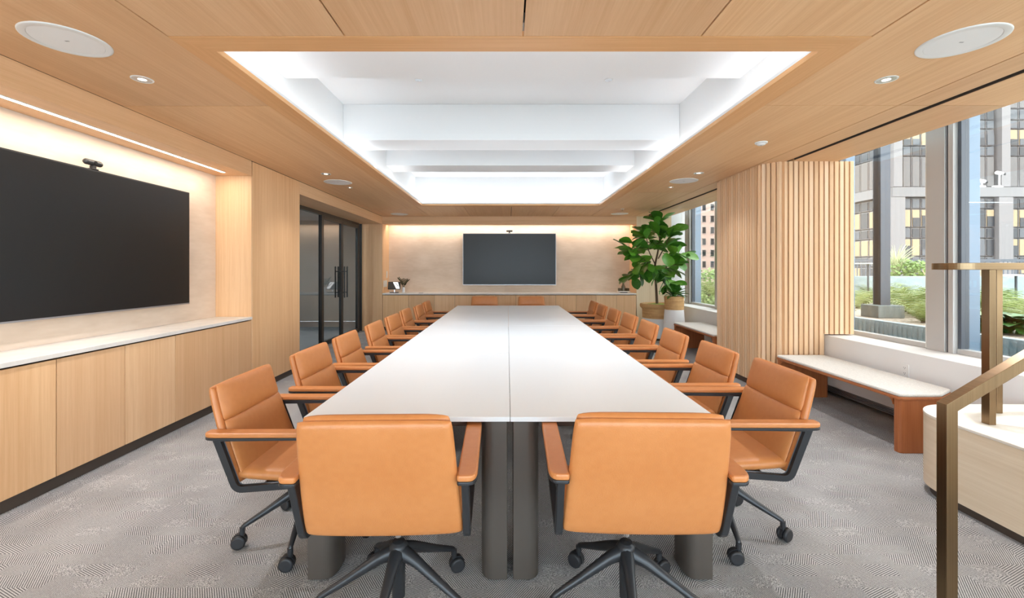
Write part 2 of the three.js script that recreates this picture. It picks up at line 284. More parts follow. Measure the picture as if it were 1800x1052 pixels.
// ── wall behind the camera ──
const wallF = struct('wall_front', 'white parapet and head of the window wall behind the viewpoint', 'wall');
mesh('parapet', bx(-3.4, 4.1, 0, 0.3, D0 - 0.12, D0), M.white, wallF);
mesh('head', bx(-3.4, 4.1, 2.56, 3.3, D0 - 0.12, D0), M.white, wallF);
mesh('side_pier', bx(-3.4, -2.9, 0.3, 2.56, D0 - 0.12, D0), M.white, wallF);
for (let i = 0; i < 5; i++) {
  const a = -2.9 + i * 1.36, w = new THREE.Group(); w.name = 'window_' + (10 + i); scene.add(w);
  w.userData = { kind: 'structure', category: 'window', label: 'tall window behind the viewpoint, ' + ['first', 'second', 'third', 'fourth', 'fifth'][i] + ' from the cabinet wall' };
  mesh('pane', bx(a + 0.04, a + 1.32, 0.33, 2.53, D0 - 0.064, D0 - 0.056), M.glass, w);
  mesh('frame_side', bx(a, a + 0.05, 0.3, 2.56, D0 - 0.1, D0 - 0.01, 'y', 0.004), M.mullion, w);
  mesh('frame_top', bx(a + 0.05, a + 1.36, 2.52, 2.56, D0 - 0.1, D0 - 0.02, 'x', 0.004), M.mullion, w);
  mesh('frame_bottom', bx(a + 0.05, a + 1.36, 0.3, 0.34, D0 - 0.1, D0 - 0.02, 'x', 0.004), M.mullion, w);
}
// ── right wall: sill box below the windows ──
const wallR = struct('wall_right', 'white boxed sill under the windows with a floor grille', 'wall');
mesh('sill_box', bx(XS, XG + 0.1, 0.105, 0.655, D0, DB, 'z', 0.004), std({ color: lin(0.82, 0.815, 0.81), roughness: 0.55 }), wallR);
mesh('sill_base', bx(XS + 0.07, XG + 0.1, 0, 0.105, D0, DB), M.toe, wallR);
for (let i = 0; i < 4; i++) mesh('grille_bar', bx(XS + 0.008, XS + 0.03, 0.04 + i * 0.016, 0.049 + i * 0.016, 2.9, DB), M.silver, wallR);
mesh('corner_post', bx(XG - 0.06, 4.3, 0, 3.3, D0 - 0.4, D0 + 0.06), M.white, wallR);

// ── windows: mullions, frames and panes ──
{
  const ms = [-2.62, -1.61, -0.2, 1.21, 2.62, 4.02, 5.43, 6.84, 8.25, 9.66];
  for (let i = 0; i < ms.length - 1; i++) {
    const a = ms[i] + (i ? 0.125 : 0.02), b = ms[i + 1] - 0.125;
    const w = new THREE.Group(); w.name = 'window_' + (i + 1); scene.add(w);
    w.userData = { kind: 'structure', category: 'window', label: 'fixed window pane in a slim metal frame, ' + ['ninth', 'eighth', 'seventh', 'sixth', 'fifth', 'fourth', 'third', 'second', 'first'][i] + ' from the potted fig tree' };
    mesh('pane', bx(XG + 0.02, XG + 0.028, 0.69, 2.99, a + 0.02, b - 0.02, 'y'), M.solarGlass, w);
    mesh('frame_bottom', bx(XG - 0.02, XG + 0.06, 0.655, 0.70, a, b, 'z', 0.004), M.mullion, w);
    mesh('frame_top', bx(XG - 0.02, XG + 0.06, 2.98, 3.03, a, b, 'z', 0.004), M.mullion, w);
    mesh('frame_side', bx(XG - 0.012, XG + 0.06, 0.70, 2.98, b - 0.03, b, 'y', 0.003), M.mullionDark, w);
    mesh('frame_side', bx(XG - 0.012, XG + 0.06, 0.70, 2.98, a, a + 0.012, 'y', 0.003), M.mullionDark, w);
    mesh('frame_bead', bx(XG - 0.03, XG - 0.011, 0.66, 3.0, a - 0.002, a + 0.034, 'y', 0.003), M.whiteMetal, w);
  }
  for (let i = 1; i < ms.length; i++) {
    const c = ms[i], w = scene.getObjectByName('window_' + Math.min(i, ms.length - 1));
    mesh('mullion', bx(XG - 0.055, XG + 0.08, 0.655, 3.05, c - 0.05, c + 0.125, 'y', 0.004), M.mullion, w);
    mesh('mullion_groove', bx(XG - 0.03, XG + 0.08, 0.655, 3.05, c - 0.075, c - 0.05, 'y'), M.mullionDark, w);
    mesh('mullion', bx(XG - 0.05, XG + 0.08, 0.655, 3.05, c - 0.122, c - 0.075, 'y', 0.004), M.mullion, w);
    mesh('outer_fin', bx(XG + 0.08, XG + 0.20, 0.0, 3.3, c - 0.11, c + 0.11, 'y', 0.004), M.finBlue, w);
  }
  const w = scene.getObjectByName('window_9');
  mesh('pane', bx(XG + 0.02, XG + 0.028, 0.69, 2.99, 9.80, DB, 'y'), M.solarGlass, w);
  mesh('frame_bottom', bx(XG - 0.02, XG + 0.06, 0.655, 0.70, 9.785, DB, 'z', 0.004), M.mullion, w);
  mesh('outer_wall', [bx(XG + 0.06, XG + 0.2, 0, 0.655, D0, DB), bx(XG + 0.06, XG + 0.3, 3.05, 3.4, D0, 12)], M.planter, wallR);
}

// ── glazed doors and the corridor behind them ──
{
  const posts = [6.15, 7.05, 8.01, 8.97, 9.95];
  const mk = (n, label) => { const o = new THREE.Group(); o.name = 'door_' + n; scene.add(o); o.userData = { kind: 'structure', category: 'door', label }; return o; };
  const side = mk(3, 'fixed black framed glass side light beside the oak pilaster');
  for (const [a, b] of [[6.15, 7.05], [7.05, 8.01]]) {
    mesh('pane', bx(XD - 0.006, XD, 0.06, 2.36, a + 0.02, b - 0.02), M.doorGlass, side);
    mesh('stile', bx(XD - 0.03, XD + 0.03, 0, 2.42, b - 0.05, b, 'y', 0.003), M.doorFrame, side);
    mesh('top_rail', bx(XD - 0.03, XD + 0.03, 2.36, 2.42, a, b - 0.05, 'z', 0.003), M.doorFrame, side);
    mesh('bottom_rail', bx(XD - 0.03, XD + 0.03, 0, 0.07, a, b - 0.05, 'z', 0.003), M.doorFrame, side);
  }
  for (const [n, a, b, hd, label] of [[1, 8.02, 8.965, 8.90, 'black framed glass door leaf beside the fixed side light'], [2, 8.975, 9.93, 9.05, 'black framed glass door leaf beside the far oak jamb']]) {
    const d = mk(n, label);
    mesh('pane', bx(XD - 0.006, XD, 0.07, 2.30, a + 0.03, b - 0.03), M.doorGlass, d);
    mesh('stile', bx(XD - 0.025, XD + 0.025, 0.012, 2.36, a, a + 0.045, 'y', 0.003), M.doorFrame, d);
    mesh('stile', bx(XD - 0.025, XD + 0.025, 0.012, 2.36, b - 0.045, b, 'y', 0.003), M.doorFrame, d);
    mesh('top_rail', bx(XD - 0.025, XD + 0.025, 2.30, 2.36, a + 0.045, b - 0.045, 'z', 0.003), M.doorFrame, d);
    mesh('bottom_rail', bx(XD - 0.025, XD + 0.025, 0.012, 0.085, a + 0.045, b - 0.045, 'z', 0.003), M.doorFrame, d);
    const h = mesh('handle', cyl(0.014, 0.014, 0.62, XD + 0.09, 1.14, -hd), M.doorFrame, d);
    mesh('handle_bracket', [0.93, 1.35].map((y) => cyl(0.009, 0.009, 0.09, 0, 0, 0, 12).rotateZ(Math.PI / 2).translate(XD + 0.05, y, -hd)), M.doorFrame, h);
    const h2 = mesh('handle', cyl(0.014, 0.014, 0.62, XD - 0.09, 1.14, -hd), M.doorFrame, d);
    mesh('handle_bracket', [0.93, 1.35].map((y) => cyl(0.009, 0.009, 0.09, 0, 0, 0, 12).rotateZ(Math.PI / 2).translate(XD - 0.05, y, -hd)), M.doorFrame, h2);
  }
  const head = struct('trim_1', 'black head frame above the glass doors', 'trim');
  mesh('head_rail', bx(XD - 0.03, XD + 0.03, 2.36, 2.42, 8.012, 9.95, 'z', 0.003), M.doorFrame, head);
  mesh('jamb_rail', bx(XD - 0.03, XD + 0.03, 0, 2.42, 9.94, 9.985, 'y', 0.003), M.doorFrame, head);
  mesh('slot_pane', bx(XD - 0.006, XD, 0.02, 2.36, 9.985, 10.12), M.doorGlass, head);
  mesh('jamb_rail', bx(XD - 0.03, XD + 0.03, 0, 2.42, 10.12, DB, 'y', 0.003), M.doorFrame, head);
  const c = struct('wall_corridor', 'grey corridor walls seen through the glass doors', 'wall');
  mesh('wall_panel', [bx(-6.3, -6.2, 0, 3.3, 4.4, 12), bx(-6.2, -3.0, 0, 3.3, 12, 12.1), bx(-6.2, XD - 0.2, 0, 3.3, 4.4, 4.5), bx(XD - 0.12, XD - 0.04, 2.42, 3.3, 4.4, 12), bx(XD - 0.12, XD - 0.04, 0, 2.42, DB + 0.05, 12)], M.corridor, c);
  const cc = struct('ceiling', 'white corridor ceiling beyond the glass doors', 'ceiling');
  mesh('ceiling_board', bx(-6.2, XD - 0.12, 2.7, 2.75, 4.5, 12), M.white, cc);
  const lp = thing('corridor_light', 'square white ceiling light in the corridor', 'ceiling light', [-4.7, 2.69, -8.6]);
  mesh('diffuser', cb(0.6, 0.02, 0.6), glow(COOL, 1.6), lp);
  areaLight(0.58, 0.58, [-4.7, 2.675, -8.6], [-4.7, 0, -8.6], 28, COOL);
}

// ── slatted column ──
{
  const c = thing('slatted_column', 'column clad in upright oak slats with rounded corners between the windows', 'column');
  const pts = [], X0 = 2.915, Df = 5.0, R = 0.24, De = 6.35, pitch = 0.0566;
  // path of the slat centres: along the room face, round the near corner, along the camera-side face
  const segs = [];
  for (let d = De - R; d > Df + R + 0.01; d -= pitch * 0.98) segs.push([X0, d, -Math.PI / 2]);
  const na = 7; for (let i = 0; i <= na; i++) { const a = i / na * Math.PI / 2; segs.push([X0 + R - R * Math.cos(a), Df + R - R * Math.sin(a), -Math.PI / 2 + a]); }
  for (let x = X0 + R + pitch; x < 3.86; x += pitch) segs.push([x, Df, 0]);
  for (let i = 1; i <= 4; i++) { const a = i / 4 * Math.PI / 2; segs.push([X0 + R - R * Math.cos(a), De - R + R * Math.sin(a), -Math.PI / 2 - a]); }
  const mats = [0xffffff, 0xf4ebe0, 0xfff8ee].map((k) => std({ color: k, map: slatMap, roughness: 0.5 }));
  const sg = (y0, v) => { const s = roundPoly([[-0.0215, -0.02], [0.0215, -0.02], [0.0215, 0.02], [-0.0215, 0.02]], 0.003); return uvm(ext(s, CH - y0, 0, 1).rotateX(-Math.PI / 2).translate(0, y0, 0), 'y', v * 0.27, v * 0.6); };
  const long = [0, 1, 2, 3].map((v) => sg(0.075, v)), short = [0, 1, 2, 3].map((v) => sg(0.668, v)), tall = 0;
  segs.forEach(([x, d, a], i) => { const m = mesh('slat', (x > XS - 0.01 ? short : long)[i % 4], mats[(i * 7) % 3], c); m.position.set(x, 0, -d); m.rotation.y = a === 0 ? 0 : -a; });
  const backing = std({ color: 0xffffff, map: slatMap, roughness: 0.6 });
  const core = new THREE.Shape(); const i0 = 0.022, r = R - i0;
  core.moveTo(X0 + R, Df + i0); core.lineTo(3.87, Df + i0); core.lineTo(3.87, De - i0); core.lineTo(X0 + R, De - i0); core.absarc(X0 + R, De - R, r, Math.PI / 2, Math.PI, false); core.lineTo(X0 + i0, Df + R); core.absarc(X0 + R, Df + R, r, Math.PI, Math.PI * 1.5, false);
  mesh('backing_panel', uvm(slabPlan(core, 0.668, CH - 0.668), 'y'), backing, c);
  const low = new THREE.Shape(); low.moveTo(X0 + R, Df + i0); low.lineTo(XS - 0.005, Df + i0); low.lineTo(XS - 0.005, De - i0); low.lineTo(X0 + R, De - i0); low.absarc(X0 + R, De - R, r, Math.PI / 2, Math.PI, false); low.lineTo(X0 + i0, Df + R); low.absarc(X0 + R, Df + R, r, Math.PI, Math.PI * 1.5, false);
  mesh('lower_backing_panel', uvm(slabPlan(low, 0.05, 0.618), 'y'), backing, c);
  const pl = new THREE.Shape(); pl.moveTo(X0 + R, Df + 0.012); pl.lineTo(XS - 0.01, Df + 0.012); pl.lineTo(XS - 0.01, De - 0.012); pl.lineTo(X0 + R, De - 0.012); pl.absarc(X0 + R, De - R, R - 0.012, Math.PI / 2, Math.PI, false); pl.absarc(X0 + R, Df + R, R - 0.012, Math.PI, Math.PI * 1.5, false);
  mesh('plinth', slabPlan(pl, 0, 0.07), M.toe, c);
}

// ───────────────────────── conference table: five sections in two rows ─────────────────────────
const TH = 0.737, TXC = 0.012, TN = 1.975, TF = 8.10;
function tableSection(x0, x1, d0, d1, inner, label) {
  const g = 0.002, gd = 0.010, t = thing('conference_table', label, 'table', [(x0 + x1) / 2, 0, -(d0 + d1) / 2], 0, 'white conference table sections');
  const w = x1 - x0 - g, L = d1 - d0 - gd;
  mesh('tabletop', cb(w, 0.022, L, 0, TH - 0.011, 0, 0.003), M.tabletop, t);
  mesh('side_rail', cb(0.03, 0.055, L - 0.3, -w / 2 + 0.16, TH - 0.0505, 0, 0.004), M.tableLeg, t);
  mesh('side_rail', cb(0.03, 0.055, L - 0.3, w / 2 - 0.16, TH - 0.0505, 0, 0.004), M.tableLeg, t);
  for (const s of [-1, 1]) mesh('cross_rail', cb(w - 0.16, 0.055, 0.03, 0, TH - 0.0505, s * (L / 2 - 0.12), 0.004), M.tableLeg, t);
  // legs: flat on the outer side, rounded towards the knees
  for (const sx of [-1, 1]) for (const sz of [-1, 1]) {
    const s = roundPoly([[0, 0], [0.118, 0], [0.118, 0.2], [0, 0.2]], [0.004, 0.085, 0.085, 0.004]);
    const lg = slabPlan(s, 0.008, TH - 0.022 - 0.008, 0.003, 12);           // rounded towards +x, depth towards -z
    if (sx > 0) lg.scale(-1, 1, 1).index || flip(lg);
    lg.translate(sx * (w / 2 - 0.012), 0, sz > 0 ? L / 2 - 0.01 : -L / 2 + 0.21);
    lg.computeVertexNormals();
    const m = mesh('leg', lg, M.tableLeg, t);
    mesh('leg_foot', cyl(0.018, 0.018, 0.01, sx * (w / 2 - 0.05), 0.005, sz * (L / 2 - 0.1), 12), M.rubber, m);
  }
  return t;
}
function flip(g) { const p = g.attributes; for (const k of Object.keys(p)) { const a = p[k].array, n = p[k].itemSize; for (let i = 0; i + 3 * n <= a.length; i += 3 * n) for (let j = 0; j < n; j++) { const q = a[i + n + j]; a[i + n + j] = a[i + 2 * n + j]; a[i + 2 * n + j] = q; } } return g; }
{
  const L = TF - TN, a = TXC - 0.915, b = TXC, c = TXC + 0.915;
  tableSection(a, b, TN, TN + L * 0.25, 1, 'short white table section on the cabinet side, at the brass handrail end');
  tableSection(a, b, TN + L * 0.25, TN + L * 0.78, 1, 'long white table section in the middle of the cabinet side row');
  tableSection(a, b, TN + L * 0.78, TF, 1, 'short white table section on the cabinet side, at the far screen end');
  tableSection(b, c, TN, TN + L * 0.53, 1, 'long white table section on the window side, at the brass handrail end');
  tableSection(b, c, TN + L * 0.53, TF, 1, 'white table section on the window side, at the far screen end');
}

// ───────────────────────── swivel chairs ─────────────────────────
// side view of the back: centre line from the seat (0) to the crest (1)
const backLine = (q) => [-0.207 - 0.152 * (1.28 * q - 0.28 * q * q), 0.372 + 0.462 * q];
function makeChair() {
  const t = new THREE.Group();
  const lean = (g, y, z) => {                          // bend a flat pad along the reclined back (its height is 0.487 along the curve)
    g.translate(0, y, z); const p = g.attributes.position;
    for (let i = 0; i < p.count; i++) { const q = p.getY(i) / 0.487, [cz, cy] = backLine(q), [ez, ey] = backLine(q + 0.01), l = Math.hypot(ez - cz, ey - cy), ty = (ey - cy) / l, tz = (ez - cz) / l, n = p.getZ(i); p.setXYZ(i, p.getX(i), cy - tz * n, cz + ty * n); }
    g.computeVertexNormals(); return g;
  };
  const L = M.leather;
  const panel = mesh('back_panel', lean(pad(0.562, 0.474, 0.044, { n: 22, wTop: 0.905, bow: 0.010, p: 26, k: 0.02, puff: 0.16 }), 0.25, -0.004), L, t);
  mesh('backrest', lean(pad(0.535, 0.275, 0.05, { wTop: 0.95, p: 12, k: 0.02, puff: 0.35 }), 0.175, 0.024), L, t);
  mesh('head_cushion', lean(pad(0.506, 0.188, 0.072, { wTop: 0.965, p: 7, k: 0.07, puff: 0.35 }), 0.399, 0.022), L, t);
  const seatTilt = 0.076;
  const s = pad(0.545, 0.50, 0.072, { wTop: 0.97, p: 18, k: 0.03, puff: 0.22 }).rotateX(-Math.PI / 2).rotateX(-seatTilt).rotateY(Math.PI).translate(0, 0.406, 0.016);
  mesh('seat', s, L, t);
  mesh('seat_shell', new RoundedBoxGeometry(0.50, 0.02, 0.36, 2, 0.008).rotateX(-seatTilt).translate(0, 0.374, 0.06), M.frame, t);
  // side loops with leather arm pads
  for (const sx of [-1, 1]) {
    const out = roundPoly([[-0.322, 0.612], [0.19, 0.618], [0.242, 0.386], [-0.222, 0.352]], [0.012, 0.02, 0.035, 0.045]);
    out.holes.push(roundPoly([[-0.284, 0.598], [0.135, 0.603], [0.185, 0.410], [-0.203, 0.380]], [0.008, 0.012, 0.02, 0.025], THREE.Path));
    const lo = ext(out, 0.026, 0.004, 6).rotateY(-Math.PI / 2).translate(sx * 0.292 + 0.013, 0, 0);
    const fr = mesh('arm_frame', lo, M.frame, t);
    const plan = roundPoly([[-0.034, -0.345], [0.034, -0.345], [0.034, 0.205], [-0.034, 0.205]], sx < 0 ? [0.06, 0.012, 0.018, 0.03] : [0.012, 0.06, 0.03, 0.018]);
    const mk = (y, h, b) => ext(plan, h, b, 6).rotateX(Math.PI / 2).translate(sx * 0.300, y + h, 0);
    mesh('arm_plate', mk(0.607, 0.012, 0.003), M.frame, fr);
    mesh('arm_pad', uvm(mk(0.6185, 0.022, 0.007)), L, t);
  }
  // tilt mechanism and lever
  mesh('tilt_housing', new RoundedBoxGeometry(0.15, 0.045, 0.2, 2, 0.012).translate(0, 0.352, -0.01), M.black, t);
  mesh('lever', tube([[-0.07, 0.352, 0.03], [-0.17, 0.35, 0.035], [-0.20, 0.338, 0.037]], [0.005, 0.005, 0.009], 8), M.black, t);
  mesh('gas_lift', merge([cyl(0.0145, 0.0145, 0.17, 0, 0.325, 0, 20)]), M.chrome, t);
  const base = mesh('base', merge([lathe([[0, 0.06], [0.026, 0.06], [0.028, 0.20], [0.036, 0.235], [0.04, 0.262], [0.03, 0.277], [0.024, 0.279], [0.024, 0.285], [0, 0.285]], 28)]), M.frame, t);
  for (let k = 0; k < 5; k++) {
    const a = k * Math.PI * 2 / 5, c = Math.cos(a), s2 = Math.sin(a), P = (r, y) => [r * c, y, r * s2];
    mesh('leg', tube([P(0.012, 0.245), P(0.08, 0.222), P(0.19, 0.163), P(0.278, 0.118), P(0.302, 0.104), P(0.308, 0.085), P(0.308, 0.055)], [0.032, 0.0235, 0.0165, 0.0125, 0.0115, 0.0105, 0.010], 12, 4), M.frame, base);
    const yaw = a + [0.5, -0.9, 1.6, 0.2, -0.4][k];
    const wheel = [-1, 1].map((q) => lathe([[0, -0.011], [0.02, -0.011], [0.029, -0.009], [0.0335, -0.004], [0.0335, 0.004], [0.029, 0.009], [0.024, 0.011], [0.022, 0.0095], [0, 0.0095]], 24).rotateX(Math.PI / 2 * q).translate(0, 0, q * 0.0165));
    const hood = new THREE.CylinderGeometry(0.0355, 0.0355, 0.013, 24, 1, false, Math.PI / 2 + 0.2, Math.PI).rotateX(Math.PI / 2);
    const cg = merge([...wheel, hood, cyl(0.013, 0.013, 0.03, -0.014, 0.052, 0, 14)]).translate(0.014, 0.0336, 0).rotateY(-yaw).translate(0.308 * c, 0, 0.308 * s2);
    mesh('caster', cg, M.rubber, base);
  }
  return t;
}
const chairProto = makeChair();
function chair(x, d, turn, baseTurn, lift, label, group) {
  const t = chairProto.clone(); t.name = numbered('conference_chair'); scene.add(t);
  t.position.set(x, 0, -d); t.rotation.y = turn; t.userData = { label, category: 'chair', group };
  for (const p of t.children) { if (p.name === 'base') p.rotation.y = baseTurn; else p.position.y = lift; }
  return t;
}
{
  const ord = ['first', 'second', 'third', 'fourth', 'fifth', 'sixth', 'seventh', 'eighth'];
  const R = (deg) => deg * Math.PI / 180;
  for (let i = 0; i < 8; i++) {
    const d = 2.375 + 0.757 * i;
    // local +z faces the table: turn so that +z -> +X (left side) or -X (right side)
    chair(-1.05 + [0, 0.015, -0.01, 0.01, 0, -0.015, 0.01, 0][i], d, R(90 + [0.5, -0.8, 0.6, 1, -1, 0.5, 0.8, -0.5][i]), R(-28 + [0, 34, 60, 20, 5, 50, 10, -42][i]), [0, 0.004, -0.004, 0.002, 0, 0.005, 0, 0.003][i], `tan leather swivel chair on the cabinet side, ${ord[i]} from the brass handrail end`, 'chairs along the cabinet side of the table');
    const e = [2.42, 3.21, 3.98, 4.74, 5.49, 6.24, 6.98, 7.72][i];
    chair(1.155 + [-0.025, 0.01, -0.01, 0, 0.01, 0, -0.01, 0][i], e, R(-90 + [-0.5, 0.8, 0, -1, 1, 0.4, -0.6, 0][i]), R([137.5, 20, 50, 5, 53, 60, 12, 34][i]), [0.03, 0.005, 0.004, 0, 0.003, 0, 0.002, 0][i], `tan leather swivel chair on the window side, ${ord[i]} from the brass handrail end`, 'chairs along the window side of the table');
  }
  // at the table's ends; local +z faces the table
  chair(-0.444, 1.825, R(180 + 1.5), R(50 - 181.5), 0.062, 'tan leather swivel chair at the brass handrail end of the table, on the cabinet side', 'chairs at the ends of the table');
  chair(0.482, 1.82, R(180 - 1.5), R(47 - 178.5), 0.07, 'tan leather swivel chair at the brass handrail end of the table, on the window side', 'chairs at the ends of the table');
  chair(-0.45, 8.44, 0, 0.4, 0.02, 'tan leather swivel chair below the far screen, on the cabinet side of the table', 'chairs at the ends of the table');
  chair(0.47, 8.44, 0, 0.7, 0.02, 'tan leather swivel chair below the far screen, on the window side of the table', 'chairs at the ends of the table');
}

// ───────────────────────── cabinets and worktops ─────────────────────────
const ordinal = ['first', 'second', 'third', 'fourth', 'fifth', 'sixth', 'seventh', 'eighth', 'ninth', 'tenth', 'eleventh', 'twelfth'];
{
  const CT = 0.865, top = CT - 0.03;
  const ds = [0.74, 1.25, 1.78, 2.30, 2.82, 3.326, 3.83, ND - 0.004];
  for (let i = 0; i < ds.length - 1; i++) {
    const a = ds[i], b = ds[i + 1], k = ds.length - 2 - i;
    const c = thing('cabinet', `${k ? '' : 'wide '}oak cabinet unit under the large side screen, ${ordinal[k]} from the oak pilaster`, 'cabinet', [0, 0, 0], 0, 'oak cabinets under the side screen');
    mesh('carcass', bx(XN + 0.01, XL - 0.024, 0.08, top - 0.012, a + 0.001, b - 0.001, 'y'), M.gap, c);
    mesh('door', bx(XL - 0.02, XL, 0.085, top - 0.012, a + 0.003, b - 0.003, 'y', 0.0015), oak[(i * 3 + 1) % 4], c);
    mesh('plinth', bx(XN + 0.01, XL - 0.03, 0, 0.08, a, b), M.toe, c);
  }
  const w = thing('worktop', 'long off white stone worktop under the large side screen', 'worktop');
  mesh('slab', bx(XN + 0.002, XL + 0.012, top, CT, 0.74, ND - 0.003, 'z', 0.003), M.quartz, w);
  // far cabinets
  const fx = [672, 718, 763.3, 799.3, 835, 871, 907, 942, 977, 1013, 1048, 1084, 1119].map((p) => px(p, DB)); fx[0] = BX0 + 0.006; fx[fx.length - 1] = BX1 - 0.006;
  for (let i = 0; i < fx.length - 1; i++) {
    const c = thing('cabinet', `pale oak cabinet unit below the far screen, ${ordinal[i]} from the glass doors`, 'cabinet', [0, 0, 0], 0, 'oak cabinets below the far screen');
    mesh('carcass', bx(fx[i] + 0.001, fx[i + 1] - 0.001, 0.08, 0.805, DB + 0.026, DN - 0.01), M.gap, c);
    mesh('door', bx(fx[i] + 0.0025, fx[i + 1] - 0.0025, 0.085, 0.803, DB + 0.004, DB + 0.024, 'y', 0.0015), oak[(i * 5 + 2) % 4], c);
    mesh('plinth', bx(fx[i], fx[i + 1], 0, 0.08, DB + 0.05, DN - 0.01), M.toe, c);
  }
  const f = thing('worktop', 'long off white stone worktop along the far wall', 'worktop');
  mesh('slab', bx(BX0 + 0.006, BX1 - 0.006, 0.818, 0.85, DB - 0.012, DN - 0.001, 'x', 0.003), M.quartz, f);
}

// ───────────────────────── screens ─────────────────────────
function screen(w, h, t, label) {
  const o = thing('television', label, 'television');
  mesh('housing', cb(w, h, t, 0, 0, -0.004, 0.004), M.bezel, o);
  mesh('screen', cb(w - 0.022, h - 0.022, 0.004, 0, 0, t / 2 - 0.003, 0.001), M.screen, o);
  mesh('lower_bezel', cb(w, 0.014, t + 0.002, 0, -h / 2 + 0.006, -0.003, 0.003), M.silver, o);
  mesh('wall_bracket', cb(w * 0.4, h * 0.5, 0.04, 0, 0, -t / 2 - 0.02), M.black, o);
  return o;
}
{ const a = screen(1.965, 1.105, 0.04, 'large black television in the plaster niche above the side cabinets'); a.position.set(XN + 0.065, 1.602, -(4.45 - 0.9825)); a.rotation.y = Math.PI / 2;
  const b = screen(px(977, 10.63) - px(814, 10.63), 1.22, 0.045, 'black television with a thin silver edge on the far wall'); b.position.set(px(895.5, 10.63), py(456, 10.63), -10.65);
  const sb = mesh('silver_edge', (() => { const w = px(977, 10.63) - px(814, 10.63) + 0.012, s = new THREE.Shape([V2(-w / 2, -0.616), V2(w / 2, -0.616), V2(w / 2, 0.616), V2(-w / 2, 0.616)]); s.holes.push(new THREE.Path([V2(-w / 2 + 0.01, -0.606), V2(w / 2 - 0.01, -0.606), V2(w / 2 - 0.01, 0.606), V2(-w / 2 + 0.01, 0.606)])); return ext(s, 0.046).translate(0, 0, -0.024); })(), M.silver, b);
}
function webcam(pos, turn, label) {
  const o = thing('webcam', label, 'camera', pos, turn);
  mesh('body', new THREE.CapsuleGeometry(0.022, 0.11, 6, 16).rotateZ(Math.PI / 2).translate(0, 0.052, 0), M.bezel, o);
  mesh('lens', cyl(0.013, 0.013, 0.008, 0, 0, 0, 20).rotateX(Math.PI / 2).translate(0, 0.052, 0.021), M.screen, o);
  mesh('clip', [cb(0.03, 0.03, 0.03, 0, 0.016, 0, 0.004), cb(0.06, 0.008, 0.05, 0, 0.004, -0.005, 0.003)], M.black, o);
}
webcam([XN + 0.065, 2.1545, -3.43], Math.PI / 2, 'small black webcam clipped on top of the side television');
webcam([px(895.5, 10.63), py(410.5, 10.63) + 0.006, -10.65], 0, 'small black webcam clipped on top of the far television');

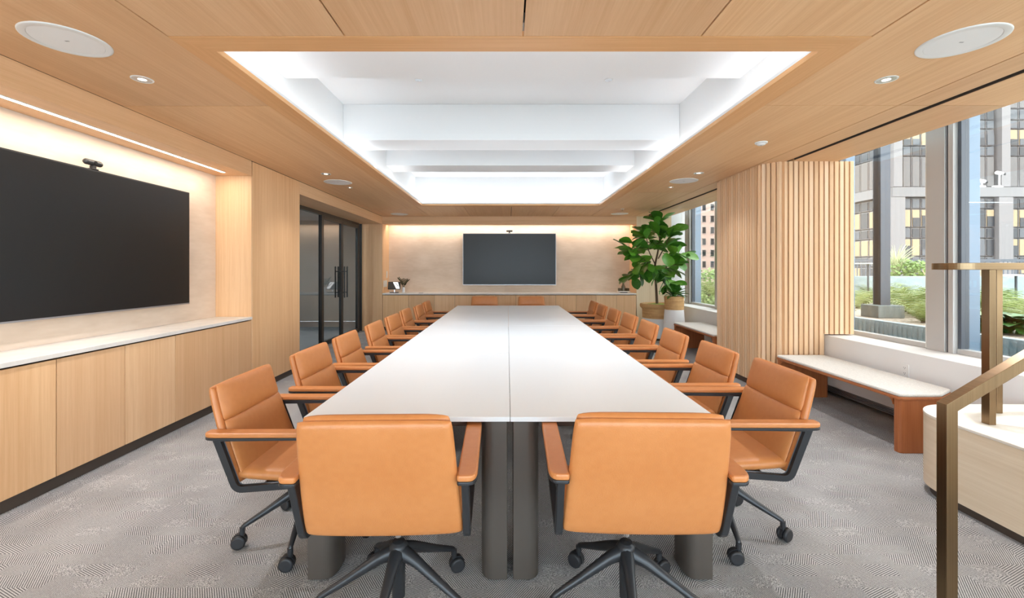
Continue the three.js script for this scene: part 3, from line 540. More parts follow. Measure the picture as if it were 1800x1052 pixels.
// ───────────────────────── fittings in the ceiling ─────────────────────────
const place = (pxx, pyy) => { const d = FOCAL * (CH - EYE) / (474 - pyy); return [px(pxx, d), d]; };
{
  const names = [[[118, 71], 'above the side television'], [[1690, 73], 'above the curved platform'], [[594, 320.5], 'above the glass doors'], [[1202, 318], 'between the slatted column and the coffer'], [[702, 376.7], 'by the far wall on the glass door side'], [[1089, 376], 'by the far wall above the fig tree']];
  for (const [[a, b], where] of names) {
    const [x, d] = place(a, b), s = thing('ceiling_speaker', 'round white flush ceiling speaker ' + where, 'speaker', [x, CH, -d], 0, 'round ceiling speakers');
    mesh('rim', lathe([[0.150, -0.001], [0.152, -0.006], [0.178, -0.006], [0.184, -0.004], [0.185, 0.0]], 48), M.whiteMetal, s);
    mesh('grille', lathe([[0, -0.004], [0.149, -0.004], [0.150, 0.0]], 48), std({ color: lin(0.86, 0.86, 0.86), roughness: 0.8 }), s);
    mesh('badge', cb(0.02, 0.001, 0.008, 0, -0.0045, 0), M.silver, s);
  }
  const lamps = [[250, 139.5, 'beside the near speaker above the side television'], [1558, 140, 'beside the speaker above the curved platform'], [573, 306, 'in front of the speaker above the glass doors'], [1228, 304.5, 'in front of the speaker by the slatted column'], [615, 330, 'behind the speaker above the glass doors'], [1179, 329.3, 'behind the speaker by the slatted column']];
  lamps.forEach(([a, b, where], i) => {
    const [x, d] = place(a, b), r = i < 4 ? 0.052 : 0.03, o = thing('downlight', (i < 4 ? 'round' : 'tiny round') + ' white recessed downlight ' + where, 'downlight', [x, CH, -d], 0, 'recessed downlights');
    mesh('trim_ring', lathe([[r, 0.0], [r, -0.003], [r + 0.008, -0.003], [r + 0.009, 0.0]], 36), M.whiteMetal, o);
    mesh('reflector', lathe([[r * 0.45, -0.0022], [r, -0.0026]], 36), std({ color: lin(0.75, 0.73, 0.70), roughness: 0.25, metalness: 0.5 }), o);
    mesh('lamp', lathe([[0, -0.0018], [r * 0.45, -0.0022]], 24), glow(WARM, 3), o);
    const sp = new THREE.SpotLight(lin(0.97, 0.97, 1.0), i < 2 ? 4.5 : i < 4 ? 1.8 : 1, 0, i < 2 ? 1.15 : 0.9, 1, 2); sp.position.set(x, CH - 0.012, -d); sp.target.position.set(x, 0, -d); sp.castShadow = true; sp.shadow.radius = 2; scene.add(sp, sp.target);
  });
  for (const [a, where] of [[736, 'cabinet'], [1070, 'window']]) {
    const d = FOCAL * (3.167 - EYE) / (474 - 140.6), x = px(a, d), o = thing('downlight', `small round downlight in the white coffer top, on the ${where} side`, 'downlight', [x, 3.167, -d], 0, 'recessed downlights');
    mesh('trim_ring', lathe([[0.034, 0.0], [0.034, -0.004], [0.042, -0.004], [0.043, 0.0]], 30), M.whiteMetal, o);
    mesh('reflector', lathe([[0, -0.001], [0.016, -0.0015], [0.034, -0.0032]], 30), M.chrome, o);
    const sp = new THREE.SpotLight(COOL, 4.6, 0, 0.9, 1, 2); sp.position.set(x, 3.15, -d); sp.target.position.set(x, 0, -d); sp.castShadow = true; sp.shadow.radius = 2; scene.add(sp, sp.target);
  }
  { const [x, d] = place(1338, 250.5), o = thing('smoke_detector', 'white domed smoke detector on the ceiling before the slatted column', 'detector', [x, CH, -d]);
    mesh('mount', lathe([[0, -0.012], [0.052, -0.012], [0.055, -0.006], [0.055, 0]], 32), M.whiteMetal, o);
    mesh('dome', lathe([[0, -0.03], [0.02, -0.03], [0.034, -0.024], [0.038, -0.012]], 32), M.whiteMetal, o); mesh('sensor', lathe([[0, -0.032], [0.008, -0.031], [0.008, -0.029]], 16), M.silver, o); }
  for (const [a, b, where] of [[1094, 367.5, 'over the fig tree']]) { const [x, d] = place(a, b), o = thing('sprinkler', 'tiny white sprinkler head ' + where, 'sprinkler', [x, CH, -d]); mesh('rose', lathe([[0, -0.006], [0.035, -0.006], [0.04, 0]], 24), M.whiteMetal, o); mesh('head', lathe([[0, -0.05], [0.02, -0.05], [0.02, -0.046], [0.008, -0.04], [0.008, 0]], 16), M.chrome, o); }
  // linear slot diffusers by the windows
  for (const [a, b, where] of [[D0 + 0.1, 4.935, 'before the slatted column'], [6.38, 10.02, 'behind the slatted column']]) { const o = thing('slot_diffuser', 'long dark linear air slot in the ceiling ' + where, 'air vent'); mesh('channel', [bx(3.11, 3.113, CH + 0.002, CH + 0.05, a, b), bx(3.162, 3.165, CH + 0.002, CH + 0.05, a, b), bx(3.11, 3.165, CH + 0.05, CH + 0.055, a, b)], M.toe, o); mesh('blade', bx(3.134, 3.139, CH + 0.012, CH + 0.045, a, b), M.gap, o); }
  // lines of light in the niches
  { const o = thing('linear_light', 'long slim glowing line light in the soffit over the side television', 'strip light'); mesh('diffuser', bx(-3.05, -3.017, NF - 0.004, NF + 0.004, 0.8, 4.79), glow(WARM, 6), o); mesh('housing', [bx(-3.056, -3.05, NF - 0.004, NF + 0.004, 0.8, 4.79), bx(-3.017, -3.011, NF - 0.004, NF + 0.004, 0.8, 4.79)], M.whiteMetal, o);
    areaLight(0.033, 3.99, [-3.033, NF - 0.008, -2.795], [-3.033, 0, -2.795], LINE, WARM); }
  { const o = thing('linear_light', 'hidden glowing strip washing the top of the far plaster wall', 'strip light'); mesh('diffuser', bx(BX0 + 0.05, BX1 - 0.05, NF + 0.055, NF + 0.062, DN - 0.20, DN - 0.165), glow(WARM, 3), o);
    mesh('housing', bx(BX0 + 0.006, BX1 - 0.006, NF + 0.062, NF + 0.08, DN - 0.238, DN - 0.002), M.whiteMetal, o);
    areaLight(BX1 - BX0 - 0.12, 0.035, [(BX0 + BX1) / 2, NF + 0.05, -(DN - 0.1825)], [(BX0 + BX1) / 2, 0, -(DN - 0.1825)], WASH, WARM); }
}

// ───────────────────────── benches ─────────────────────────
function bench(dd, label) {
  const t = thing('bench', label, 'bench', [0, 0, -dd], 0, 'upholstered window benches');
  const L = 1.56, plan = (e) => roundPoly([[2.955 + e, 0 + e], [3.275, 0 + e], [3.49 - e, 0.14 + e], [3.49 - e, L - e], [2.955 + e, L - e]], 0.03);
  mesh('seat_board', uvm(slabPlan(plan(0), 0.402, 0.022, 0.004), 'z'), M.walnut, t);
  mesh('cushion', uvm(slabPlan(plan(0.004), 0.424, 0.026, 0.010), 'z'), M.cushion, t);
  // slab legs, outer edges rounded, with a curve into the board
  for (const [s, d] of [[0, 0.0], [1, L - 0.075]]) {
    const p = s ? [[2.962, d], [3.485, d], [3.485, d + 0.07], [2.962, d + 0.07]] : [[2.962, d + 0.005], [3.275, d + 0.005], [3.40, d + 0.075], [2.962, d + 0.075]];
    const m = mesh('leg', uvm(slabPlan(roundPoly(p, 0.03), 0, 0.402, 0.003), 'y'), M.walnut, t);
    const q = new THREE.Shape(); q.moveTo(0, 0); q.lineTo(0.05, 0); q.quadraticCurveTo(0.006, -0.006, 0, -0.05); q.closePath();
    const f = ext(q, 0.40, 0, 8).rotateY(Math.PI / 2);                     // shape x -> -z
    if (s) f.rotateY(Math.PI).translate(2.965 + 0.40, 0.402, -d); else f.translate(2.965, 0.402, -(d + 0.075));
    mesh('corner_fillet', uvm(f, 'x'), M.walnut, m);
  }
}
bench(3.372, 'walnut bench with a pale fabric seat between slatted column and curved platform');
bench(6.42, 'walnut bench with a pale fabric seat beside the potted plants');

// ───────────────────────── outlets and switches ─────────────────────────
function outlet(d, label) { const o = thing('wall_outlet', label, 'outlet', [XS, 0.485, -d], -Math.PI / 2); mesh('plate', cb(0.075, 0.118, 0.006, 0, 0, 0.003, 0.002), M.whiteMetal, o); for (const y of [-0.024, 0.024]) { const s = mesh('socket', cb(0.034, 0.03, 0.002, 0, y, 0.0065, 0.0009), M.white, o); mesh('slot', [cb(0.003, 0.009, 0.001, -0.007, y + 0.003, 0.0075), cb(0.003, 0.009, 0.001, 0.007, y + 0.003, 0.0075), cb(0.005, 0.005, 0.001, 0, y - 0.008, 0.0075)], M.gap, s); } }
outlet(4.005, 'white double wall outlet above the near window bench'); outlet(6.98, 'white wall outlet above the bench beside the potted plants');
{ const spots = [[10.28, 1.06], [10.40, 1.06], [10.48, 1.06], [10.52, 1.27]];
  const lab = ['lower white switch plate nearest the room on the far niche jamb', 'lower white switch plate in the middle of the far niche jamb', 'lower white switch plate deepest in the far niche jamb', 'tall upper white switch plate on the far niche jamb'];
  spots.forEach(([d, y], i) => { const o = thing('light_switch', lab[i], 'switch', [BX0 + 0.004, y, -d], Math.PI / 2, 'switches on the far niche jamb'); mesh('plate', cb(0.075, i === 3 ? 0.16 : 0.15, 0.008, 0, 0, 0.004, 0.003), M.whiteMetal, o); mesh('rocker', cb(0.034, 0.07, 0.004, 0, 0, 0.009, 0.0015), M.white, o); }); }

// ───────────────────────── things on the far worktop ─────────────────────────
{
  const y = 0.85;
  { const d = 10.36, o = thing('touch_panel', 'tilted black touch panel with white pages on a small stand, on the far worktop', 'touch panel', [px(693, d), y, -d], 0.15);
    mesh('base', cb(0.2, 0.012, 0.15, 0, 0.006, 0, 0.005), M.black, o); mesh('stem', cyl(0.018, 0.026, 0.09, 0, 0.055, -0.02, 20), M.chrome, o);
    const s = mesh('panel', cb(0.28, 0.19, 0.016, 0, 0, 0, 0.006).rotateX(-0.45).translate(0.0, 0.165, 0), M.bezel, o);
    mesh('display', cb(0.255, 0.165, 0.001, 0, 0, 0.0085).rotateX(-0.45).translate(0, 0.165, 0), std({ color: lin(0.10, 0.095, 0.09), roughness: 0.3 }), s);
    const pg = new THREE.Shape([V2(-0.03, 0.082), V2(0.08, 0.082), V2(0.127, -0.082), V2(0.05, -0.082)]); mesh('lit_page', ext(pg, 0.001).translate(0, 0, 0.0092).rotateX(-0.45).translate(0, 0.165, 0), glow(lin(1, 0.97, 0.95), 0.85), s);
    const bar = new THREE.Shape([V2(0.015, 0.06), V2(0.032, 0.06), V2(0.108, -0.03), V2(0.09, -0.03)]); mesh('dark_figure', ext(bar, 0.001).translate(0, 0, 0.0104).rotateX(-0.45).translate(0, 0.165, 0), M.black, s); }
  { const d = 10.40, o = thing('bud_vase', 'small white vase holding dark leafy sprigs on the far worktop', 'vase', [px(709.5, d), y, -d]);
    mesh('vase_body', lathe([[0, 0], [0.026, 0], [0.031, 0.02], [0.031, 0.10], [0.022, 0.125], [0.024, 0.13], [0.018, 0.128], [0.018, 0.06], [0, 0.05]], 28), M.white, o);
    const lg = new THREE.SphereGeometry(1, 8, 6).scale(0.03, 0.004, 0.011).translate(0.03, 0, 0), lm = std({ color: 0x3a3d22, roughness: 0.8 });
    for (let k = 0; k < 8; k++) { const a = k * 0.785 + 0.3, L = 0.17 + 0.09 * hash(k, 3, 5), sp = 0.09 + 0.06 * hash(k, 4, 5); const P = [[0, 0.08, 0], [Math.cos(a) * sp * 0.35, 0.13 + L * 0.4, Math.sin(a) * sp * 0.35], [Math.cos(a) * sp, 0.12 + L * 0.95, Math.sin(a) * sp]];
      const st = mesh('sprig', tube(P, [0.0025, 0.002, 0.0012], 6, 4), lm, o); const c = new THREE.CatmullRomCurve3(P.map((p) => V3(...p)));
      for (let j = 0; j < 9; j++) { const q = c.getPoint(0.35 + j * 0.072), l = mesh('leaflet', lg, lm, st); l.position.copy(q); l.rotation.set(0, -a + (j % 2 ? 1.2 : -1.2), 0.6); } } }
  for (const [x, where] of [[695, 'below the touch panel'], [740, 'beside the bud vase']]) { const d = 10.19, o = thing('power_grommet', 'flat grey power grommet in the far worktop ' + where, 'power outlet', [px(x, d), y, -d]); mesh('lid', cb(0.1, 0.006, 0.05, 0, 0.003, 0, 0.002), M.silver, o); mesh('hinge', cb(0.1, 0.003, 0.004, 0, 0.0065, -0.02), M.black, o); }
  const d = 10.40, cx = px(1096, d);
  { const o = thing('serving_tray', 'shallow pale tray with dark handle at the window end of the far worktop', 'tray', [cx, y, -d]); const s = roundPoly([[-0.14, -0.09], [0.14, -0.09], [0.14, 0.09], [-0.14, 0.09]], 0.04); mesh('tray_base', slabPlan(s, 0.018, 0.012, 0.003), M.quartz, o); mesh('foot', cb(0.16, 0.018, 0.12, 0, 0.009, 0, 0.003), M.frame, o); const rim = roundPoly([[-0.14, -0.09], [0.14, -0.09], [0.14, 0.09], [-0.14, 0.09]], 0.04); rim.holes.push(roundPoly([[-0.132, -0.082], [0.132, -0.082], [0.132, 0.082], [-0.132, 0.082]], 0.035, THREE.Path)); mesh('rim', slabPlan(rim, 0.03, 0.012), M.quartz, o); }
  const amber = phys({ color: lin(0.30, 0.235, 0.14), roughness: 0.12, transmission: 0.55, thickness: 0 });
  { const o = thing('carafe', 'brown glass carafe with a narrow neck on the serving tray', 'carafe', [cx - 0.005, y + 0.03, -d]); mesh('glass_body', lathe([[0, 0], [0.042, 0], [0.047, 0.02], [0.046, 0.11], [0.03, 0.145], [0.019, 0.17], [0.019, 0.215], [0.023, 0.222], [0.016, 0.22], [0.014, 0.17], [0.04, 0.11], [0.04, 0.012], [0, 0.008]], 32), amber, o); }
  for (const [dx, dz, w] of [[-0.095, 0.02, 'cabinet'], [0.09, 0.02, 'window'], [0.075, -0.045, 'wall']]) { const o = thing('tumbler', `small brown glass tumbler on the ${w} side of the carafe`, 'glass', [cx + dx, y + 0.03, -d + dz], 0, 'tumblers on the tray'); mesh('glass_body', lathe([[0, 0], [0.03, 0], [0.036, 0.02], [0.037, 0.075], [0.034, 0.075], [0.032, 0.02], [0, 0.008]], 28), amber, o); }
}

// ───────────────────────── curved platform and brass handrails ─────────────────────────
{
  const PT = 0.50, p = (e) => { const s = new THREE.Shape(), x0 = 2.575 + e, d1 = 2.955 - e, R = 0.30 - e; s.moveTo(x0, -1.2); s.lineTo(XS - 0.002, -1.2); s.lineTo(XS - 0.002, d1); s.lineTo(x0 + R, d1); s.absarc(x0 + R, d1 - R, R, Math.PI / 2, Math.PI, false); s.closePath(); return s; };
  const o = thing('platform', 'pale wood raised platform with a rounded corner under the window', 'platform');
  mesh('side_panel', uvm(slabPlan(p(0), 0.055, PT - 0.055 - 0.016, 0, 16), 'z'), M.pale, o);
  mesh('tread', uvm(slabPlan(p(-0.002), PT - 0.016, 0.016, 0.003, 16), 'z'), M.stone, o);
  mesh('plinth', slabPlan(p(0.03), 0, 0.055, 0, 16), M.toe, o);
  const B = M.brass, bar = (n, a, b, parent, s = 0.038) => { const A = V3(a[0], a[1], -a[2]), C = V3(b[0], b[1], -b[2]), L = A.distanceTo(C); const g = uvm(new RoundedBoxGeometry(s, L, s, 1, 0.002), 'y'); const q = new THREE.Quaternion().setFromUnitVectors(V3(0, 1, 0), C.clone().sub(A).normalize()); g.applyQuaternion(q).translate(...A.add(C).multiplyScalar(0.5).toArray()); return mesh(n, g, B, parent); };
  // near rail: post on the floor, rail rising towards the windows, upper post on the platform
  const h = thing('handrail', 'brushed bronze handrail rising from a floor post towards the platform', 'handrail');
  { // one mitred bar, swept as a flat outline
    const X0 = 1.472, w = 0.038, y0 = 0.936, sl = 0.60, c = Math.sqrt(1 + sl * sl), X2 = 2.60, yt = (x) => y0 + (x - X0) * sl;
    const s = new THREE.Shape([V2(X0, 0.004), V2(X0 + w, 0.004), V2(X0 + w, yt(X0 + w) - w * c), V2(X2, yt(X2) - w * c), V2(X2, yt(X2)), V2(X0, y0)]);
    mesh('post_and_rail', uvm(ext(s, 0.037, 0.0015).translate(0, 0, -1.537), 'y'), B, h);
    mesh('level_rail', uvm(bx(X2, 3.4, yt(X2) - w * c, yt(X2), 1.5, 1.537, 'x', 0.002), 'x'), B, h);
    mesh('upper_post', bx(2.75, 2.788, PT, yt(X2) - w * c, 1.5, 1.537, 'y', 0.001), B, h);
    mesh('base_plate', cb(0.09, 0.006, 0.09, X0 + w / 2, 0.003, -1.518, 0.002), B, h);
  }
  const u = thing('handrail', 'bronze level handrail with rounded end on two posts of the platform', 'handrail');
  { const y1 = 1.428, t = 0.040, R0 = 0.125, xc = 2.585 + R0, dc = 2.68, s = new THREE.Shape();
    s.moveTo(3.45, dc - R0); s.lineTo(xc, dc - R0); s.absarc(xc, dc, R0, Math.PI * 1.5, Math.PI / 2, true); s.lineTo(3.45, dc + R0); s.lineTo(3.45, dc + R0 - 0.038); s.lineTo(xc, dc + R0 - 0.038); s.absarc(xc, dc, R0 - 0.038, Math.PI / 2, Math.PI * 1.5, false); s.lineTo(3.45, dc - R0 + 0.038); s.closePath();
    mesh('rail', uvm(slabPlan(s, y1 - t, t, 0.002, 16), 'x'), B, u);
    mesh('post', bx(2.752, 2.79, PT, y1 - t, dc - R0, dc - R0 + 0.046, 'y', 0.002), B, u);
    mesh('post', bx(3.02, 3.058, PT, y1 - t, dc + R0 - 0.042, dc + R0, 'y', 0.002), B, u); }
}

// ───────────────────────── potted plants ─────────────────────────
function leafGeo(L, W, fold, curl, pear) {
  const nu = 4, nv = 8, pos = [], idx = [], uv = [];
  for (let j = 0; j <= nv; j++) { const v = j / nv, w = W / 2 * Math.pow(Math.sin(Math.PI * Math.min(1, Math.pow(v, pear) * 0.985 + 0.008)), 0.62);
    for (let i = 0; i <= nu; i++) { const u = i / nu * 2 - 1; pos.push(u * w, -curl * v * v * L + Math.abs(u) * fold * w + Math.sin(v * 14 + u * 2) * 0.012 * W * Math.abs(u), v * L); uv.push(u * w + 1, v * L); } }
  for (let j = 0; j < nv; j++) for (let i = 0; i < nu; i++) { const a = j * (nu + 1) + i, b = a + nu + 1; idx.push(a, b, a + 1, b, b + 1, a + 1); }
  const g = new THREE.BufferGeometry(); g.setAttribute('position', new THREE.Float32BufferAttribute(pos, 3)); g.setAttribute('uv', new THREE.Float32BufferAttribute(uv, 2)); g.setIndex(idx); g.computeVertexNormals(); return g;
}
const leafMat = (r, g, b, rough = 0.42) => phys({ color: lin(r, g, b), roughness: rough, side: THREE.DoubleSide, clearcoat: 0.15, clearcoatRoughness: 0.35, map: leafMap });
const leafMap = tex(128, 256, 0.3, 0.3, (u, v) => { const a = vnoise(u * 14, v * 14, 14, 14, 121), b = Math.abs(((v * 9 + Math.abs(u - 0.33) * 9) % 1) - 0.5); return mixc([226, 240, 196], [168, 200, 140], 0.5 * a + (b < 0.06 ? 0 : 0.5)); });
const figMats = [leafMat(0.15, 0.37, 0.05), leafMat(0.21, 0.46, 0.06), leafMat(0.10, 0.27, 0.045), leafMat(0.30, 0.54, 0.10)];
const figLeaves = [leafGeo(0.26, 0.19, 0.16, 0.22, 1.5), leafGeo(0.30, 0.20, 0.22, 0.10, 1.45), leafGeo(0.20, 0.15, 0.10, 0.32, 1.4)];
function aimLeaf(m, p, dir, roll) { m.position.copy(p); const z = dir.clone().normalize(), x = V3().crossVectors(V3(0, 1, 0), z).normalize(), y = V3().crossVectors(z, x); m.quaternion.setFromRotationMatrix(new THREE.Matrix4().makeBasis(x, y, z)); m.rotateZ(roll); }
{
  const PD1 = 9.0, cx = px(1155, PD1) + 0.02, t1 = 0.735;
  const pot = thing('planter_pot', 'wide round planter with a tan rim and white lower body', 'planter', [cx, 0, -PD1]);
  mesh('white_body', lathe([[0, 0.03], [0.285, 0.03], [0.292, 0.05], [0.30, 0.42]], 56), M.white, pot); mesh('foot', lathe([[0, 0], [0.27, 0], [0.27, 0.03]], 40), M.toe, pot);
  mesh('tan_collar', lathe([[0.30, 0.42], [0.305, 0.425], [0.31, 0.60], [0.345, 0.635], [0.355, 0.665], [0.35, 0.70], [0.33, 0.71], [0.31, 0.69], [0.30, 0.64]], 56), M.potTan, pot);
  mesh('moss', uvm(lathe([[0, 0.705], [0.15, 0.70], [0.25, 0.685], [0.305, 0.66]], 40)), M.moss, pot);
  const fig = thing('fig_tree', 'fiddle leaf fig with broad green leaves growing in the wide planter', 'plant', [cx, 0, -PD1]);
  const P = (a, b, dz = 0) => V3(px(a, PD1 + dz) - cx, py(b, PD1 + dz), -dz);
  const trunk = [P(1155, 534), P(1153, 500), P(1151, 470), P(1157, 440), P(1160, 415), P(1160, 392)].map((v) => v.toArray());
  mesh('trunk', tube(trunk, [0.026, 0.022, 0.02, 0.016, 0.011, 0.006], 10), M.bark, fig);
  const br = [[[1151, 475], [1138, 462], [1122, 448], [1108, 440]], [[1153, 468], [1140, 440], [1137, 420], [1136, 412]], [[1153, 482], [1172, 470], [1186, 455], [1196, 447]], [[1157, 455], [1168, 435], [1176, 418], [1184, 412]], [[1151, 478], [1135, 476], [1122, 478], [1112, 484]], [[1153, 478], [1163, 482], [1170, 490], [1176, 498]]];
  const tips = []; br.forEach((b, i) => { const dz = [0.2, -0.25, -0.2, 0.25, 0.1, 0.35][i]; const pts = b.map(([x, y], k) => P(x, y, dz * -k / 3)); mesh('branch', tube(pts.map((v) => v.toArray()), [0.013, 0.010, 0.008, 0.005], 8), M.bark, fig); tips.push(...pts.slice(1)); });
  tips.push(...trunk.slice(3).map((a) => V3(...a)));
  const cen = P(1156, 450);
  let n = 0; const add = (p, dir, roll, k, sc, mi) => { const m = mesh('leaf', figLeaves[k], figMats[mi], fig); aimLeaf(m, p, dir, roll); m.scale.setScalar(sc); n++; };
  for (const tp of tips) for (let k = 0; k < 6; k++) { const out = tp.clone().sub(cen).normalize().multiplyScalar(0.7); const a = rnd() * 6.283, dir = out.add(V3(Math.cos(a), rr(-0.55, 0.65), Math.sin(a) * 0.9)); add(tp.clone().addScaledVector(dir.clone().normalize(), 0.03), dir, rr(-0.6, 0.6), Math.floor(rnd() * 3), rr(0.95, 1.35), Math.floor(rnd() * 4)); }
  for (let k = 0; k < 44; k++) { const a = rnd() * 6.283, u = Math.sqrt(rnd()), p = P(1153 + Math.cos(a) * u * 40, 446 + Math.sin(a) * u * 36, rr(-0.4, 0.3)), dir = p.clone().sub(cen).normalize().multiplyScalar(0.6).add(V3(rr(-1, 1), rr(-0.7, 0.6), rr(-0.4, 1))); add(p, dir, rr(-0.7, 0.7), k % 3, rr(0.95, 1.3), Math.floor(rnd() * 4)); }
  // leaves one can pick out in the outline
  for (const [x, y, vx, vy, vz, k, s, mi, roll] of [[1112, 428, -1, 0.35, 0.3, 1, 1.05, 1, 0.5], [1112, 444, -1, -0.05, 0.2, 2, 1.0, 0, 0.9], [1196, 447, 1, -0.22, 0.3, 1, 1.2, 3, 0.7], [1192, 446, 0.1, 1, 0.2, 2, 1.1, 1, 0.2], [1158, 397, -0.25, 1, 0.1, 2, 1.0, 0, 0.9], [1170, 425, 0.75, 0.75, 0.4, 1, 1.1, 1, 0.4], [1172, 408, 0.6, 0.6, -0.2, 0, 0.9, 0, 0], [1136, 420, 0.0, 1, 0.3, 0, 0.9, 0, 0.3], [1120, 470, -0.35, -1, 0.4, 1, 1.0, 2, 0.2], [1150, 470, -0.2, -1, 0.5, 0, 1.0, 0, 0.1], [1165, 470, 0.2, -0.9, 0.6, 1, 1.1, 2, 0.0], [1142, 478, -0.3, -0.9, 0.5, 0, 0.9, 1, 0.3]]) add(P(x, y, -0.12), V3(vx, vy, vz), roll, k, s, mi);

  const PD2 = 8.45, qx = px(1185, PD2), tY = 0.885;
  const pot2 = thing('planter_pot', 'tall narrow planter with a tan neck and white flared body', 'planter', [qx, 0, -PD2]);
  mesh('white_body', lathe([[0, 0.02], [0.215, 0.02], [0.218, 0.04], [0.172, 0.635]], 48), M.white, pot2);
  mesh('tan_collar', lathe([[0.172, 0.635], [0.174, 0.64], [0.178, 0.84], [0.182, 0.86], [0.18, tY], [0.165, tY], [0.16, 0.85]], 48), M.potTan, pot2);
  mesh('potting_soil', lathe([[0, 0.865], [0.162, 0.86]], 32), M.soil, pot2);
  const pl = thing('potted_plant', 'low leafy plant with light veined leaves in the tall narrow planter', 'plant', [qx, 0.862, -PD2]);
  const lv = [leafGeo(0.21, 0.075, 0.25, 0.35, 1.15), leafGeo(0.17, 0.07, 0.2, 0.55, 1.1)], lm = [leafMat(0.12, 0.30, 0.06), leafMat(0.30, 0.42, 0.20), leafMat(0.07, 0.2, 0.04)];
  for (let k = 0; k < 34; k++) { const a = k * 2.4, e = 0.15 + 0.8 * (k / 34), m = mesh('leaf', lv[k % 2], lm[k % 3], pl), dir = V3(Math.cos(a) * (1.15 - e * 0.8), e * 0.9 + 0.12, Math.sin(a) * (1.15 - e * 0.8)); aimLeaf(m, V3(Math.cos(a) * 0.05, 0.02 + e * 0.05, Math.sin(a) * 0.05), dir, rr(-0.3, 0.3)); m.scale.setScalar(rr(0.85, 1.2)); }
  mesh('stem_clump', lathe([[0, 0.12], [0.03, 0.08], [0.05, 0]], 12), figMats[2], pl);
}

// ───────────────────────── outside: terrace, planting, buildings ─────────────────────────
{
  const g = struct('ground_terrace', 'grey paved terrace outside the windows', 'terrace'); mesh('paving', [bx(4.13, 24, -0.2, 0.0, -8, 16), bx(-12, 4.13, -0.2, 0.0, -8, D0 - 0.12)], M.planter, g);
  const st = struct('ground_street', 'street level far below', 'street'); mesh('asphalt', bx(-60, 160, -31, -30, -40, 200), std({ color: lin(0.09, 0.09, 0.095), roughness: 0.9 }), st);
  const near = thing('terrace_planter', 'long grey blue concrete planter box along the outside of the windows', 'planter');
  mesh('front_wall', bx(4.58, 4.66, 0, 0.76, -1, 9.55, 'z', 0.01), M.planter, near);
  for (let d = 2.2; d < 9.4; d += 0.065) mesh('rib', bx(4.565, 4.58, 0.02, 0.735, d, d + 0.03), M.planter, near);
  mesh('gravel_soil', bx(4.66, 8.6, 0.2, 0.735, -1, 9.55, 'z'), M.soil, near); mesh('rear_wall', bx(8.6, 8.7, 0, 0.9, -1, 9.0, 'z', 0.01), M.planter, near);
  const far = thing('terrace_planter', 'raised grey green planter wall behind the ferns', 'planter');
  mesh('front_wall', bx(6.6, 16, 0.0, 1.245, 9.6, 9.75, 'x', 0.01), std({ color: 0xd8dcdc, map: M.planter.map, roughness: 0.8 }), far); mesh('soil', bx(6.6, 16, 0.8, 1.2, 9.75, 11.4), M.soil, far);
  const cd = 6.14, col = thing('steel_post', 'dark grey steel post on a concrete block in the terrace planter', 'post', [px(1549.5, cd), 0.735, -cd]);
  mesh('shaft', merge([cb(0.13, 4.4, 0.012, 0, 2.3, 0.06), cb(0.13, 4.4, 0.012, 0, 2.3, -0.06), cb(0.012, 4.4, 0.11, 0, 2.3, 0)]), std({ color: lin(0.09, 0.105, 0.135), roughness: 0.5, metalness: 0.3 }), col);
  mesh('block', cb(0.36, 0.17, 0.3, 0.01, 0.085, 0, 0.01), std({ color: 0xb8b4b0, map: M.planter.map, roughness: 0.9 }), col);
  // ferns
  const fronds = (n, L, droop, s) => { const parts = []; for (let f = 0; f < n; f++) { const a = f * 2.399 + hash(f, s, 3), el = 0.55 + 0.6 * hash(f, s, 4), len = L * (0.75 + 0.4 * hash(f, s, 5)); const dir = V3(Math.cos(a), 0, Math.sin(a)), side = V3(-Math.sin(a), 0, Math.cos(a)), pos = [], idx = [], at = (t) => dir.clone().multiplyScalar(len * t * Math.cos(el * 0.8)).setY(len * (Math.sin(el) * t * 1.35 - droop * t * t));
      for (let k = 1; k <= 13; k++) { const t = k / 13.5, c = at(t), w = len * 0.24 * Math.pow(Math.sin(Math.PI * Math.min(1, t * 0.92 + 0.08)), 0.8), nx = at(t + 0.04).sub(c); for (const q of [-1, 1]) { const b = pos.length / 3, tip = c.clone().addScaledVector(side, q * w).addScaledVector(nx, 0.9).setY(c.y - 0.15 * w); for (const v of [c, c.clone().add(nx.clone().multiplyScalar(0.8)), tip]) pos.push(v.x, v.y, v.z); q > 0 ? idx.push(b, b + 1, b + 2) : idx.push(b, b + 2, b + 1); } }
      const gg = new THREE.BufferGeometry(); gg.setAttribute('position', new THREE.Float32BufferAttribute(pos, 3)); gg.setIndex(idx); gg.computeVertexNormals(); gg.setAttribute('uv', new THREE.Float32BufferAttribute(new Float32Array(pos.length / 3 * 2), 2)); parts.push(gg); } return merge(parts); };
  const fg = [fronds(22, 0.62, 0.75, 1), fronds(26, 0.5, 0.6, 2), fronds(18, 0.72, 0.85, 3)];
  const fm = [lin(0.20, 0.27, 0.05), lin(0.28, 0.33, 0.08), lin(0.14, 0.21, 0.045)].map((c) => phys({ color: c, roughness: 0.8, side: THREE.DoubleSide, transmission: 0.3, thickness: 0 }));
  let k = 0;
  const fern = (x, d, s, p) => { const o = thing('fern', ['green', 'pale lime', 'deep green'][(k * 2 + (k >> 2)) % 3] + ' feathery fern ' + (p < 1300 ? 'below the pink building, past the slatted column' : p < 1549 ? 'between the steel post and the slatted column' : p < 1660 ? 'between the steel post and the wide window mullion' : p < 1742 ? 'between the wide window mullion and the bronze post' : 'past the bronze posts, above the curved platform'), 'fern', [x, 0.735, -d], k * 1.7, 'ferns on the terrace'); const m = mesh('foliage', fg[k % 3], fm[(k * 2 + (k >> 2)) % 3], o); m.scale.setScalar(s); mesh('crown', cyl(0.02, 0.035, 0.06, 0, 0.03, 0, 8), M.bark, o); k++; };
